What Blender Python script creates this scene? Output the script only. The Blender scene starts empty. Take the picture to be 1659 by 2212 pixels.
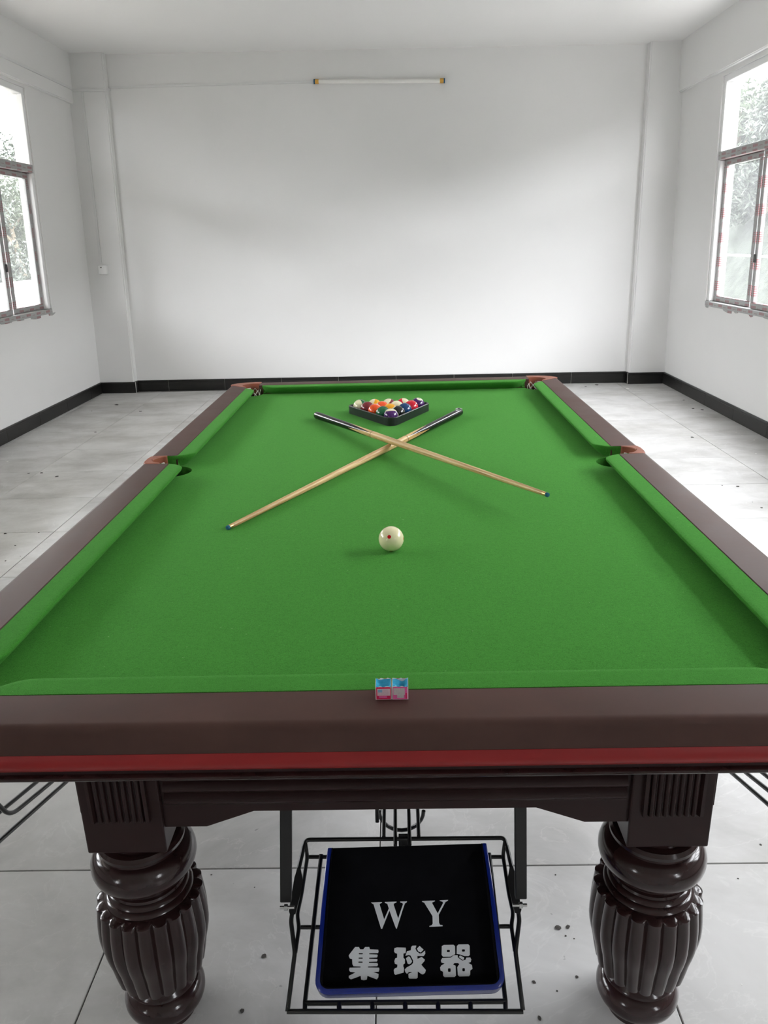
import bpy, bmesh, math, random
from mathutils import Vector, Matrix, Euler
import numpy as np
random.seed(7)
S = bpy.context.scene
COL = S.collection
PI = math.pi

# ------------------------------------------------------------------ camera
F_PX = 1681.8
ZC = 0.765                                  # height of the playing cloth
CAM = np.array([0.01998, -1.05027, 0.6626 + ZC])
YAW, PITCH, ROLL = -0.02216, 0.33379, 0.02742
def cam_axes():
    cy, sy, cp, sp = math.cos(YAW), math.sin(YAW), math.cos(PITCH), math.sin(PITCH)
    fwd = np.array([sy*cp, cy*cp, -sp]); rt = np.array([cy, -sy, 0.0]); dn = np.cross(fwd, rt)
    c, s = math.cos(ROLL), math.sin(ROLL)
    return c*rt + s*dn, -s*rt + c*dn, fwd
RT, DN, FW = cam_axes()
cd = bpy.data.cameras.new('camera'); cam = bpy.data.objects.new('camera', cd); COL.objects.link(cam)
cd.sensor_fit = 'HORIZONTAL'; cd.sensor_width = 36.0; cd.lens = 36.0*F_PX/1659.0
cd.clip_start = 0.02; cd.clip_end = 200
m = Matrix((list(RT)+[CAM[0]], list(-DN)+[CAM[1]], list(-FW)+[CAM[2]], [0, 0, 0, 1]))
M = Matrix.Identity(4)
for i in range(3):
    M[i][0] = RT[i]; M[i][1] = -DN[i]; M[i][2] = -FW[i]; M[i][3] = CAM[i]
cam.matrix_world = M
S.camera = cam
def ray(x, y):
    return RT*((x-829.5)/F_PX) + DN*((y-1106.0)/F_PX) + FW
def on_plane(x, y, p, n):
    d = ray(x, y); t = np.dot(np.array(p)-CAM, n)/np.dot(d, n)
    return Vector(CAM + t*d)
def onz(x, y, z): return on_plane(x, y, (0, 0, z), np.array([0, 0, 1.0]))
def ony(x, y, Y): return on_plane(x, y, (0, Y, 0), np.array([0, 1.0, 0]))
def onx(x, y, X): return on_plane(x, y, (X, 0, 0), np.array([1.0, 0, 0]))

# ------------------------------------------------------------------ world, exposure
SKY = 23.5
w = bpy.data.worlds.new('world'); S.world = w; w.use_nodes = True
bg = w.node_tree.nodes['Background']
bg.inputs[0].default_value = (0.945, 0.955, 1.0, 1); bg.inputs[1].default_value = SKY
S.view_settings.view_transform = 'Standard'; S.view_settings.look = 'None'
S.view_settings.gamma = 1.0; S.view_settings.use_curve_mapping = False
S.view_settings.exposure = 0.0
S.cycles.use_denoising = True
S.cycles.max_bounces = 12; S.cycles.diffuse_bounces = 8; S.cycles.transparent_max_bounces = 16
S.cycles.caustics_reflective = False; S.cycles.caustics_refractive = False
S.cycles.sample_clamp_indirect = 8.0

# ------------------------------------------------------------------ node material helpers
MATS = {}
class NT:
    def __init__(s, name):
        s.m = bpy.data.materials.new(name); s.m.use_nodes = True
        s.t = s.m.node_tree; s.n = s.t.nodes; s.l = s.t.links
        s.b = s.n['Principled BSDF']; s.out = s.n['Material Output']; MATS[name] = s.m
    def new(s, typ, **kw):
        n = s.n.new(typ)
        for k, v in kw.items(): setattr(n, k, v)
        return n
    def link(s, a, b): s.l.new(a, b)
    def coord(s, which='Object'): return s.new('ShaderNodeTexCoord').outputs[which]
    def pos(s): return s.new('ShaderNodeNewGeometry').outputs['Position']
    def mapping(s, vec, scale=(1, 1, 1), loc=(0, 0, 0), rot=(0, 0, 0)):
        n = s.new('ShaderNodeMapping'); s.link(vec, n.inputs[0])
        n.inputs['Scale'].default_value = scale; n.inputs['Location'].default_value = loc; n.inputs['Rotation'].default_value = rot
        return n.outputs[0]
    def noise(s, vec, scale, detail=4, rough=0.5, dist=0.0):
        n = s.new('ShaderNodeTexNoise'); s.link(vec, n.inputs['Vector'])
        n.inputs['Scale'].default_value = scale; n.inputs['Detail'].default_value = detail
        n.inputs['Roughness'].default_value = rough; n.inputs['Distortion'].default_value = dist
        return n.outputs['Fac']
    def ramp(s, fac, stops):
        n = s.new('ShaderNodeValToRGB'); s.link(fac, n.inputs[0]); e = n.color_ramp.elements
        while len(e) < len(stops): e.new(0.5)
        for i, (p, c) in enumerate(stops):
            e[i].position = p; e[i].color = (c[0], c[1], c[2], 1) if len(c) == 3 else c
        return n.outputs[0]
    def mix(s, fac, a, b, mode='MIX'):
        n = s.new('ShaderNodeMix', data_type='RGBA', blend_type=mode)
        for v, sock in ((fac, n.inputs[0]), (a, n.inputs[6]), (b, n.inputs[7])):
            if hasattr(v, 'is_linked') or isinstance(v, bpy.types.NodeSocket): s.link(v, sock)
            elif isinstance(v, (int, float)): sock.default_value = v
            else: sock.default_value = (v[0], v[1], v[2], 1)
        return n.outputs[2]
    def math(s, op, a, b=0.0, c=None, clamp=False):
        n = s.new('ShaderNodeMath', operation=op, use_clamp=clamp)
        for v, sock in ((a, n.inputs[0]), (b, n.inputs[1])) + (((c, n.inputs[2]),) if c is not None else ()):
            if isinstance(v, bpy.types.NodeSocket): s.link(v, sock)
            else: sock.default_value = v
        return n.outputs[0]
    def sep(s, vec):
        n = s.new('ShaderNodeSeparateXYZ'); s.link(vec, n.inputs[0]); return n.outputs
    def bump(s, h, strength=0.2, dist=0.01):
        n = s.new('ShaderNodeBump'); s.link(h, n.inputs['Height'])
        n.inputs['Strength'].default_value = strength; n.inputs['Distance'].default_value = dist
        s.link(n.outputs[0], s.b.inputs['Normal'])
    def set(s, color=None, rough=None, spec=None, metal=None, coat=None, sheen=None, emit=None):
        b = s.b.inputs
        if color is not None:
            if isinstance(color, bpy.types.NodeSocket): s.link(color, b['Base Color'])
            else: b['Base Color'].default_value = (color[0], color[1], color[2], 1)
        if rough is not None:
            if isinstance(rough, bpy.types.NodeSocket): s.link(rough, b['Roughness'])
            else: b['Roughness'].default_value = rough
        if spec is not None: b['Specular IOR Level'].default_value = spec
        if metal is not None: b['Metallic'].default_value = metal
        if coat is not None: b['Coat Weight'].default_value = coat; b['Coat Roughness'].default_value = 0.05
        if sheen is not None: b['Sheen Weight'].default_value = sheen
        return s.m

def simple(name, color, rough=0.5, spec=0.5, metal=0.0, coat=None, vary=0.06, nscale=30):
    t = NT(name); f = t.noise(t.coord(), nscale)
    c = t.mix(f, [x*(1-vary) for x in color], [min(1, x*(1+vary)) for x in color])
    return t.set(c, rough, spec, metal, coat)

# plaster
t = NT('plaster'); p = t.pos()
f1 = t.noise(p, 1.3, 5, 0.55); f2 = t.noise(p, 90, 3)
t.set(t.mix(f1, (0.725, 0.720, 0.712), (0.770, 0.765, 0.758)), 0.85, 0.2); t.bump(f2, 0.06, 0.004)
# ceiling plaster
simple('ceiling_paint', (0.80, 0.795, 0.785), 0.9, 0.15, vary=0.015, nscale=2)
# floor tiles: grey marble print with dirt
t = NT('marble_tile'); p = t.pos()
rnd = t.new('ShaderNodeObjectInfo').outputs['Random']
pv = t.new('ShaderNodeVectorMath', operation='ADD'); t.link(p, pv.inputs[0])
cmb = t.new('ShaderNodeCombineXYZ'); t.link(t.math('MULTIPLY', rnd, 37.0), cmb.inputs[2]); t.link(t.math('MULTIPLY', rnd, 19.0), cmb.inputs[0])
t.link(cmb.outputs[0], pv.inputs[1]); q = pv.outputs[0]
clouds = t.noise(q, 2.2, 6, 0.6, 0.8)
base = t.ramp(clouds, [(0.28, (0.37, 0.365, 0.355)), (0.5, (0.52, 0.515, 0.505)), (0.75, (0.62, 0.615, 0.605))])
vn = t.noise(q, 3.1, 5, 0.6, 1.6)
vein = t.ramp(t.math('ABSOLUTE', t.math('SUBTRACT', vn, 0.5)), [(0.0, (1, 1, 1)), (0.012, (0, 0, 0)), (1, (0, 0, 0))])
c = t.mix(t.math('MULTIPLY', vein, 0.22), base, (0.72, 0.71, 0.69))
dirt = t.noise(t.mapping(p, (0.9, 1.6, 1)), 1.1, 7, 0.65)
dm = t.ramp(dirt, [(0.45, (0, 0, 0)), (0.70, (1, 1, 1))])
c = t.mix(t.math('MULTIPLY', dm, 0.55), c, (0.25, 0.24, 0.215))
sp = t.noise(p, 34, 2, 0.5)
sm = t.ramp(sp, [(0.745, (0, 0, 0)), (0.775, (1, 1, 1))])
c = t.mix(t.math('MULTIPLY', sm, 0.55), c, (0.16, 0.155, 0.15))
t.set(c, t.math('ADD', 0.33, t.math('MULTIPLY', dm, 0.25)), 0.45)
simple('grout', (0.20, 0.19, 0.18), 0.9)
# black skirting tile
t = NT('black_tile'); p = t.pos()
f = t.noise(t.mapping(p, (1, 1, 6)), 5, 6, 0.65); c = t.ramp(f, [(0.3, (0.006, 0.0055, 0.005)), (0.75, (0.018, 0.0175, 0.0165))])
d2 = t.ramp(t.noise(p, 3.4, 6, 0.6, 1.2), [(0.62, (0, 0, 0)), (0.8, (1, 1, 1))])
t.set(t.mix(t.math('MULTIPLY', d2, 0.35), c, (0.13, 0.125, 0.12)), 0.35, 0.35)
simple('white_grout', (0.62, 0.60, 0.56), 0.9)
# billiard cloth
t = NT('green_cloth'); p = t.pos()
fine = t.noise(p, 900, 2, 0.6); mid = t.noise(p, 160, 4, 0.7); big = t.noise(p, 2.0, 3)
c = t.mix(t.ramp(fine, [(0.30, (0, 0, 0)), (0.70, (1, 1, 1))]), (0.016, 0.100, 0.011), (0.060, 0.280, 0.036))
c = t.mix(t.ramp(mid, [(0.35, (0, 0, 0)), (0.75, (0.75, 0.75, 0.75))]), c, (0.056, 0.245, 0.034))
c = t.mix(t.math('MULTIPLY', big, 0.25), c, (0.050, 0.215, 0.022))
lint = t.ramp(t.noise(p, 210, 1, 0.3), [(0.80, (0, 0, 0)), (0.83, (1, 1, 1))])
c = t.mix(t.math('MULTIPLY', lint, 0.35), c, (0.35, 0.5, 0.28))
t.set(c, 0.95, 0.10, sheen=0.12); t.bump(t.math('ADD', fine, mid), 0.35, 0.0012)
t.b.inputs['Sheen Tint'].default_value = (0.35, 0.75, 0.25, 1); t.b.inputs['Sheen Roughness'].default_value = 0.5
# rail top: brown satin
t = NT('brown_rail'); p = t.pos()
f = t.noise(t.mapping(p, (1, 1, 1)), 7, 5, 0.6); g = t.noise(p, 60, 4, 0.6)
c = t.mix(f, (0.042, 0.0175, 0.0135), (0.100, 0.048, 0.038)); c = t.mix(t.math('MULTIPLY', g, 0.3), c, (0.058, 0.035, 0.031))
t.set(c, t.math('ADD', 0.38, t.math('MULTIPLY', f, 0.22)), 0.24); t.bump(f, 0.05, 0.01)
t = NT('red_trim_vinyl'); f = t.noise(t.pos(), 5, 4)
t.set(t.mix(f, (0.22, 0.010, 0.011), (0.30, 0.018, 0.018)), 0.45, 0.3); 
t = NT('dark_gloss_wood'); f = t.noise(t.mapping(t.pos(), (1, 1, 0.15)), 26, 5, 0.6)
t.set(t.mix(f, (0.018, 0.0075, 0.0075), (0.032, 0.014, 0.0135)), 0.17, 0.40, coat=0.2)
t = NT('dark_satin_wood'); f = t.noise(t.mapping(t.pos(), (0.15, 1, 1)), 26, 5, 0.6)
t.set(t.mix(f, (0.017, 0.0072, 0.0072), (0.030, 0.0135, 0.013)), 0.30, 0.22)
simple('pocket_leather', (0.27, 0.080, 0.045), 0.42, 0.5, vary=0.22, nscale=25)
simple('white_cord', (0.78, 0.76, 0.70), 0.8, 0.2)
simple('white_plastic', (0.86, 0.86, 0.85), 0.35, 0.5, vary=0.02)
simple('black_paint', (0.010, 0.010, 0.010), 0.28, 0.5, vary=0.3)
simple('black_steel', (0.009, 0.009, 0.009), 0.45, 0.45, vary=0.3)
simple('silver_metal', (0.65, 0.65, 0.65), 0.25, 0.5, 1.0)
simple('blue_plastic', (0.006, 0.019, 0.20), 0.22, 0.5, vary=0.1)
simple('black_felt', (0.0045, 0.0045, 0.006), 0.95, 0.1, vary=0.5, nscale=40)
simple('white_print', (0.86, 0.885, 0.92), 0.6, 0.3, vary=0.05)
simple('black_rack', (0.011, 0.015, 0.014), 0.38, 0.5)
simple('blue_chalk', (0.055, 0.36, 0.56), 0.95, 0.1, vary=0.2, nscale=300)
simple('blue_tip', (0.03, 0.13, 0.20), 0.9, 0.1, vary=0.3, nscale=400)
simple('brass', (0.75, 0.48, 0.22), 0.3, 0.5, 1.0)
simple('white_paper', (0.80, 0.76, 0.75), 0.7, 0.3)
simple('pink_paper', (0.70, 0.018, 0.10), 0.55, 0.4, vary=0.15, nscale=200)
simple('pink_wash', (0.80, 0.14, 0.38), 0.55, 0.4, vary=0.25, nscale=260)
simple('pale_label', (0.72, 0.52, 0.58), 0.6, 0.3, vary=0.25, nscale=500)
simple('grey_label', (0.58, 0.52, 0.52), 0.6, 0.3, vary=0.2, nscale=500)
simple('blue_label', (0.27, 0.46, 0.66), 0.6, 0.3, vary=0.15, nscale=500)
simple('tube_white', (0.80, 0.79, 0.76), 0.3, 0.5, vary=0.02)
simple('tube_orange', (0.62, 0.34, 0.06), 0.45, 0.4)
simple('tube_blue', (0.02, 0.10, 0.20), 0.45, 0.4)
simple('trunking_plastic', (0.69, 0.69, 0.685), 0.5, 0.4, vary=0.02)
simple('debris_dark', (0.055, 0.05, 0.045), 0.9, vary=0.4)
simple('debris_white', (0.75, 0.74, 0.71), 0.9, vary=0.1)
simple('exterior_cream', (0.80, 0.78, 0.72), 0.9, 0.1, vary=0.06, nscale=4)
simple('exterior_white', (0.86, 0.85, 0.84), 0.9, 0.1, vary=0.02, nscale=3)
simple('ground_earth', (0.19, 0.185, 0.16), 0.95, 0.1, vary=0.3, nscale=1.5)
simple('concrete_pale', (0.66, 0.64, 0.61), 0.9, 0.1, vary=0.08, nscale=2)
t = NT('bank_cover'); f = t.noise(t.pos(), 5, 6, 0.7); t.set(t.ramp(f, [(0.3, (0.008, 0.010, 0.0075)), (0.55, (0.022, 0.027, 0.020)), (0.75, (0.050, 0.056, 0.044))]), 0.9, 0.1); t.bump(f, 0.8, 0.1)
simple('bark', (0.12, 0.10, 0.07), 0.9, vary=0.3)
simple('pipe_pale', (0.75, 0.76, 0.76), 0.5)
for nm, a, b in (('leaf_light', (0.045, 0.062, 0.038), (0.11, 0.135, 0.09)), ('leaf_dark', (0.022, 0.032, 0.024), (0.06, 0.075, 0.053))):
    t = NT(nm); f = t.noise(t.pos(), 9, 4); t.set(t.mix(f, a, b), 0.45, 0.5)
# aluminium frame
simple('alu_white', (0.80, 0.80, 0.80), 0.35, 0.5, vary=0.02)
# frame wrapped in grey protective film with red print blocks, running along local X of the member
def film(name, ax):
    t = NT(name); s = t.sep(t.pos()); along = s[1] if ax == 'Y' else s[2]; across = s[2] if ax == 'Y' else s[1]
    a = t.math('FRACT', t.math('MULTIPLY', along, 5.2)); blk = t.math('LESS_THAN', a, 0.42)
    dash = t.math('LESS_THAN', t.math('FRACT', t.math('MULTIPLY', along, 62.0)), 0.62)
    r = t.math('FRACT', t.math('MULTIPLY', across, 30.0)); row = t.math('GREATER_THAN', r, 0.42)
    mask = t.math('MULTIPLY', t.math('MULTIPLY', blk, row), t.math('ADD', t.math('MULTIPLY', dash, 0.6), 0.25), clamp=True)
    thin = t.math('MULTIPLY', t.math('GREATER_THAN', a, 0.58), t.math('LESS_THAN', t.math('ABSOLUTE', t.math('SUBTRACT', r, 0.5)), 0.09))
    thin = t.math('MULTIPLY', thin, t.math('LESS_THAN', a, 0.86))
    nz = t.noise(t.pos(), 60, 4)
    c = t.mix(nz, (0.25, 0.255, 0.25), (0.40, 0.405, 0.40))
    c = t.mix(t.math('MULTIPLY', mask, 0.9), c, (0.24, 0.02, 0.028)); c = t.mix(t.math('MULTIPLY', thin, 0.6), c, (0.22, 0.10, 0.11))
    t.set(c, 0.35, 0.5)
film('film_along', 'Y'); film('film_up', 'Z')
# dusty glass
t = NT('dusty_glass')
tr = t.new('ShaderNodeBsdfTransparent'); tr.inputs[0].default_value = (0.95, 0.955, 0.95, 1)
tl = t.new('ShaderNodeBsdfTranslucent'); tl.inputs[0].default_value = (0.9, 0.92, 0.92, 1)
gl = t.new('ShaderNodeBsdfGlossy'); gl.inputs[1].default_value = 0.06
mx = t.new('ShaderNodeMixShader'); dust = t.noise(t.pos(), 6, 5, 0.6)
t.link(t.math('ADD', 0.015, t.math('MULTIPLY', dust, 0.045)), mx.inputs[0]); t.link(tr.outputs[0], mx.inputs[1]); t.link(tl.outputs[0], mx.inputs[2])
mx2 = t.new('ShaderNodeMixShader'); mx2.inputs[0].default_value = 0.04
t.link(mx.outputs[0], mx2.inputs[1]); t.link(gl.outputs[0], mx2.inputs[2]); t.link(mx2.outputs[0], t.out.inputs[0])
# ash wood for the cues (grain along local Z)
t = NT('ash_wood'); p = t.mapping(t.coord(), (70, 70, 2.2))
wv = t.noise(p, 1.6, 4, 0.6, 0.6); g = t.ramp(wv, [(0.38, (0.40, 0.23, 0.09)), (0.50, (0.60, 0.40, 0.18)), (0.64, (0.70, 0.50, 0.25))])
t.set(g, 0.32, 0.5)
# spliced butt: ash points running into black lacquer
t = NT('spliced_butt'); s = t.sep(t.coord()); ang = t.math('ARCTAN2', s[1], s[0])
k = t.math('FRACT', t.math('ADD', t.math('MULTIPLY', ang, 4/(2*PI)), 0.5)); tri = t.math('ABSOLUTE', t.math('SUBTRACT', t.math('MULTIPLY', k, 2.0), 1.0))
zz = t.math('SUBTRACT', s[2], 0.305); woodm = t.math('GREATER_THAN', t.math('DIVIDE', zz, 0.165), tri)
p = t.mapping(t.coord(), (70, 70, 2.2)); wv = t.noise(p, 1.6, 4, 0.6, 0.6)
g = t.ramp(wv, [(0.38, (0.40, 0.23, 0.09)), (0.50, (0.60, 0.40, 0.18)), (0.64, (0.70, 0.50, 0.25))])
t.set(t.mix(woodm, (0.007, 0.007, 0.0075), g), 0.16, 0.4)

# ------------------------------------------------------------------ mesh helpers
def new_obj(name, bm, mat, parent=None, smooth=None, loc=None):
    """one bmesh -> one mesh object. Coordinates of bm are world coordinates unless loc is given;
    under a parent they are moved into the parent's space."""
    me = bpy.data.meshes.new(name)
    if parent is not None and loc is None:
        off = world_loc(parent)
        bmesh.ops.translate(bm, verts=bm.verts, vec=-off)
    bmesh.ops.recalc_face_normals(bm, faces=bm.faces)
    bm.to_mesh(me); bm.free()
    for mt in (mat if isinstance(mat, (list, tuple)) else [mat]): me.materials.append(MATS[mt])
    if smooth is not None:
        me.shade_smooth(); me.set_sharp_from_angle(angle=math.radians(smooth))
    o = bpy.data.objects.new(name, me); COL.objects.link(o)
    if parent is not None: o.parent = parent
    if loc is not None: o.location = loc
    return o
def world_loc(o):
    v = Vector((0, 0, 0))
    while o is not None: v = v + o.location; o = o.parent
    return v
def thing(name, label, cat, loc=(0, 0, 0), rot=(0, 0, 0), group=None):
    o = bpy.data.objects.new(name, None); COL.objects.link(o); o.empty_display_size = 0.05
    o.location = loc; o.rotation_euler = rot; tag(o, label, cat, group); return o
def tag(o, label, cat, group=None):
    o['label'] = label; o['category'] = cat
    if group: o['group'] = group
    return o
def struct(o): o['kind'] = 'structure'; return o
def struct_empty(name, loc):
    o = bpy.data.objects.new(name, None); COL.objects.link(o); o.location = loc; return struct(o)

def add_box(bm, lo, hi, f=None):
    vs = []
    for x in (lo[0], hi[0]):
        for y in (lo[1], hi[1]):
            for z in (lo[2], hi[2]):
                c = (x, y, z); vs.append(bm.verts.new(f(c) if f else c))
    for q in ((0, 1, 3, 2), (4, 6, 7, 5), (0, 4, 5, 1), (2, 3, 7, 6), (0, 2, 6, 4), (1, 5, 7, 3)):
        bm.faces.new([vs[i] for i in q])
    return vs
def box_bm(lo, hi, f=None, bevel=0.0, seg=2):
    bm = bmesh.new(); add_box(bm, lo, hi, f)
    if bevel: bmesh.ops.bevel(bm, geom=list(bm.edges), offset=bevel, segments=seg, affect='EDGES', profile=0.5)
    return bm
def add_tube(bm, pts, r, n=8, closed=False, cap=True):
    pts = [Vector(p) for p in pts]; N = len(pts); rings = []
    rr = r if isinstance(r, (list, tuple)) else [r]*N
    prev = None
    for i, p in enumerate(pts):
        if closed: tan = (pts[(i+1) % N]-pts[i-1]).normalized()
        elif i == 0: tan = (pts[1]-p).normalized()
        elif i == N-1: tan = (p-pts[i-1]).normalized()
        else:
            tan = ((pts[i+1]-p).normalized()+(p-pts[i-1]).normalized())
            tan = tan.normalized() if tan.length > 1e-6 else (pts[i+1]-p).normalized()
        if prev is None:
            up = Vector((0, 0, 1)) if abs(tan.z) < 0.9 else Vector((1, 0, 0)); a = tan.cross(up).normalized()
        else:
            a = (prev-tan*prev.dot(tan)).normalized()
        prev = a; b = tan.cross(a)
        rings.append([bm.verts.new(p+(a*math.cos(2*PI*k/n)+b*math.sin(2*PI*k/n))*rr[i]) for k in range(n)])
    for i in range(N if closed else N-1):
        A, B = rings[i], rings[(i+1) % N]
        for k in range(n): bm.faces.new((A[k], A[(k+1) % n], B[(k+1) % n], B[k]))
    if cap and not closed: bm.faces.new(rings[0]); bm.faces.new(rings[-1][::-1])
def tube_bm(pts, r, n=8, closed=False):
    bm = bmesh.new(); add_tube(bm, pts, r, n, closed); return bm
def lathe_bm(prof, n=32, mod=None, cap=True):
    """prof: list of (r, z); mod(theta, i) multiplies the radius"""
    bm = bmesh.new(); rings = []
    for i, (r, z) in enumerate(prof):
        ring = []
        for k in range(n):
            th = 2*PI*k/n; q = r*(mod(th, i) if mod else 1.0)
            ring.append(bm.verts.new((q*math.cos(th), q*math.sin(th), z)))
        rings.append(ring)
    for A, B in zip(rings, rings[1:]):
        for k in range(n): bm.faces.new((A[k], A[(k+1) % n], B[(k+1) % n], B[k]))
    if cap: bm.faces.new(rings[0][::-1]); bm.faces.new(rings[-1])
    return bm
def prism_bm(poly, z0, z1, f=None):
    """2-D outline (x, y) raised from z0 to z1"""
    bm = bmesh.new(); add_prism(bm, poly, z0, z1, f); return bm
def add_prism(bm, poly, z0, z1, f=None):
    A = [bm.verts.new(f((x, y, z0)) if f else (x, y, z0)) for x, y in poly]
    B = [bm.verts.new(f((x, y, z1)) if f else (x, y, z1)) for x, y in poly]
    n = len(poly)
    for i in range(n): bm.faces.new((A[i], A[(i+1) % n], B[(i+1) % n], B[i]))
    fs = [bm.faces.new(A[::-1]), bm.faces.new(B)]; bm.normal_update()
    bmesh.ops.triangulate(bm, faces=fs, ngon_method='EAR_CLIP')
def sweep_bm(prof, frames, closed=False, cap=True):
    """prof: list of (d, z) points; frames: list of functions (d, z) -> xyz"""
    bm = bmesh.new(); R = [[bm.verts.new(fr(d, z)) for d, z in prof] for fr in frames]; n = len(prof)
    for i in range(len(R) if closed else len(R)-1):
        A, B = R[i], R[(i+1) % len(R)]
        for k in range(n): bm.faces.new((A[k], A[(k+1) % n], B[(k+1) % n], B[k]))
    if cap and not closed:
        fs = [bm.faces.new(R[0][::-1]), bm.faces.new(R[-1])]; bm.normal_update(); bmesh.ops.triangulate(bm, faces=fs)
    return bm

# ------------------------------------------------------------------ room shell
Y0 = -4.4                                          # wall behind the camera
def XL(z): return -3.10 + 0.0377*z                 # left wall face (leans in a little)
def XR(z): return 2.72 - 0.0275*z
def YB(x): return 7.135 - 0.03065*(x+2.62)         # far wall face
def ZT(x): return 3.145 - 0.0175*(x+3.0)           # ceiling
TH = 0.15
def ML(c): d, y, z = c; return (XL(z)+d, y, z)     # d = distance into the room
def MR(c): d, y, z = c; return (XR(z)-d, y, z)

ground = struct(new_obj('ground', box_bm((-40, -40, -0.6), (40, 50, -0.35)), 'ground_earth'))
floor = struct(new_obj('floor', box_bm((-3.38, Y0-0.25, -0.30), (3.0, 7.45, -0.004)), 'grout'))
TX, TY, GAP = 0.588, 0.6005, 0.0032
xs = [-3.25, -3.054, -2.4495, -1.845, -1.2405, -0.636, -0.0475, 0.541, 1.114, 1.687, 2.26, 2.86]; ys = [0.447+TY*k for k in range(-8, 12)]
tile_me = {}
for i in range(len(xs)-1):
    for j in range(len(ys)-1):
        x0, x1, y0, y1 = max(xs[i], -3.2), min(xs[i+1], 2.85), max(ys[j], Y0-0.1), min(ys[j+1], 7.3)
        if x1-x0 < 0.02 or y1-y0 < 0.02: continue
        key = (round(x1-x0, 3), round(y1-y0, 3))
        if key not in tile_me:
            a, b = (x1-x0)/2-GAP/2, (y1-y0)/2-GAP/2
            bm = bmesh.new(); add_box(bm, (-a, -b, -0.006), (a, b, 0.0))
            top = [e for e in bm.edges if all(v.co.z > -0.001 for v in e.verts)]
            bmesh.ops.bevel(bm, geom=top, offset=0.0012, segments=1, affect='EDGES')
            bmesh.ops.recalc_face_normals(bm, faces=bm.faces)
            me = bpy.data.meshes.new('floor_tile'); bm.to_mesh(me); bm.free(); me.materials.append(MATS['marble_tile']); tile_me[key] = me
        o = bpy.data.objects.new('floor_tile', tile_me[key]); COL.objects.link(o); o.parent = floor
        o.location = ((x0+x1)/2, (y0+y1)/2, 0.0)

# ceiling slab
bm = bmesh.new(); add_box(bm, (-3.4, Y0-0.3, 0), (3.05, 7.5, 0.2), lambda c: (c[0], c[1], ZT(c[0])+c[2]))
struct(new_obj('ceiling', bm, 'ceiling_paint'))
# far wall and the wall behind the camera
bm = bmesh.new(); add_box(bm, (-3.4, 0, -0.02), (3.05, TH, 3.3), lambda c: (c[0], YB(c[0])+c[1], c[2]))
struct(new_obj('wall_back', bm, 'plaster'))
struct(new_obj('wall_front', box_bm((-3.4, Y0-TH, -0.02), (3.05, Y0, 3.3)), 'plaster'))
# side walls with window openings
LW = dict(y=[(3.68, 6.10), (0.30, 2.72), (-3.5, -2.75)], z=(0.90, 2.70))
RW = dict(y=[(3.53, 5.95), (0.15, 2.57), (-3.6, -2.7)], z=(0.835, 2.60))  # narrow last pair is unseen, added for light from behind the camera
def side_wall(name, MAP, W):
    bm = bmesh.new(); zb, zt = W['z']
    add_box(bm, (-TH, Y0-TH, -0.02), (0, 7.4, zb), MAP); add_box(bm, (-TH, Y0-TH, zt), (0, 7.4, 3.3), MAP)
    edges = [Y0-TH] + [v for a, b in sorted(W['y']) for v in (a, b)] + [7.4]
    for a, b in zip(edges[0::2], edges[1::2]): add_box(bm, (-TH, a, zb), (0, b, zt), MAP)
    return struct(new_obj(name, bm, 'plaster'))
side_wall('wall_left', ML, LW); side_wall('wall_right', MR, RW)
# ceiling beams over the windows, corner pilasters
def rounded_box(lo, hi, MAP, bev): 
    bm = bmesh.new(); add_box(bm, lo, hi)
    bmesh.ops.bevel(bm, geom=list(bm.edges), offset=bev, segments=3, affect='EDGES')
    for v in bm.verts: v.co = Vector(MAP(tuple(v.co)))
    return bm
struct(new_obj('trim_1', rounded_box((-0.06, Y0, 2.725), (0.035, 7.2, 3.35), ML, 0.008), 'plaster', smooth=40))
struct(new_obj('trim_2', rounded_box((-0.06, Y0, 2.635), (0.035, 7.1, 3.30), MR, 0.008), 'plaster', smooth=40))
bm = bmesh.new(); add_box(bm, (0, 0, 0), (1, 1, 1), lambda c: ((XL(c[2]*3.3)-0.05)*(1-c[0]) + (-2.735+0.033*c[2]*3.3)*c[0], 7.06-0.012*c[0] + 0.3*c[1], c[2]*3.3-0.0))
bmesh.ops.bevel(bm, geom=list(bm.edges), offset=0.012, segments=3, affect='EDGES')
struct(new_obj('trim_3', bm, 'plaster', smooth=40))
bm = bmesh.new(); add_box(bm, (0, 0, 0), (1, 1, 1), lambda c: ((XR(c[2]*3.3)+0.05)*(1-c[0]) + (2.365-0.010*c[2]*3.3)*c[0], 6.875+0.015*c[0] + 0.3*c[1], c[2]*3.3))
bmesh.ops.bevel(bm, geom=list(bm.edges), offset=0.012, segments=3, affect='EDGES')
struct(new_obj('trim_4', bm, 'plaster', smooth=40))

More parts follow.
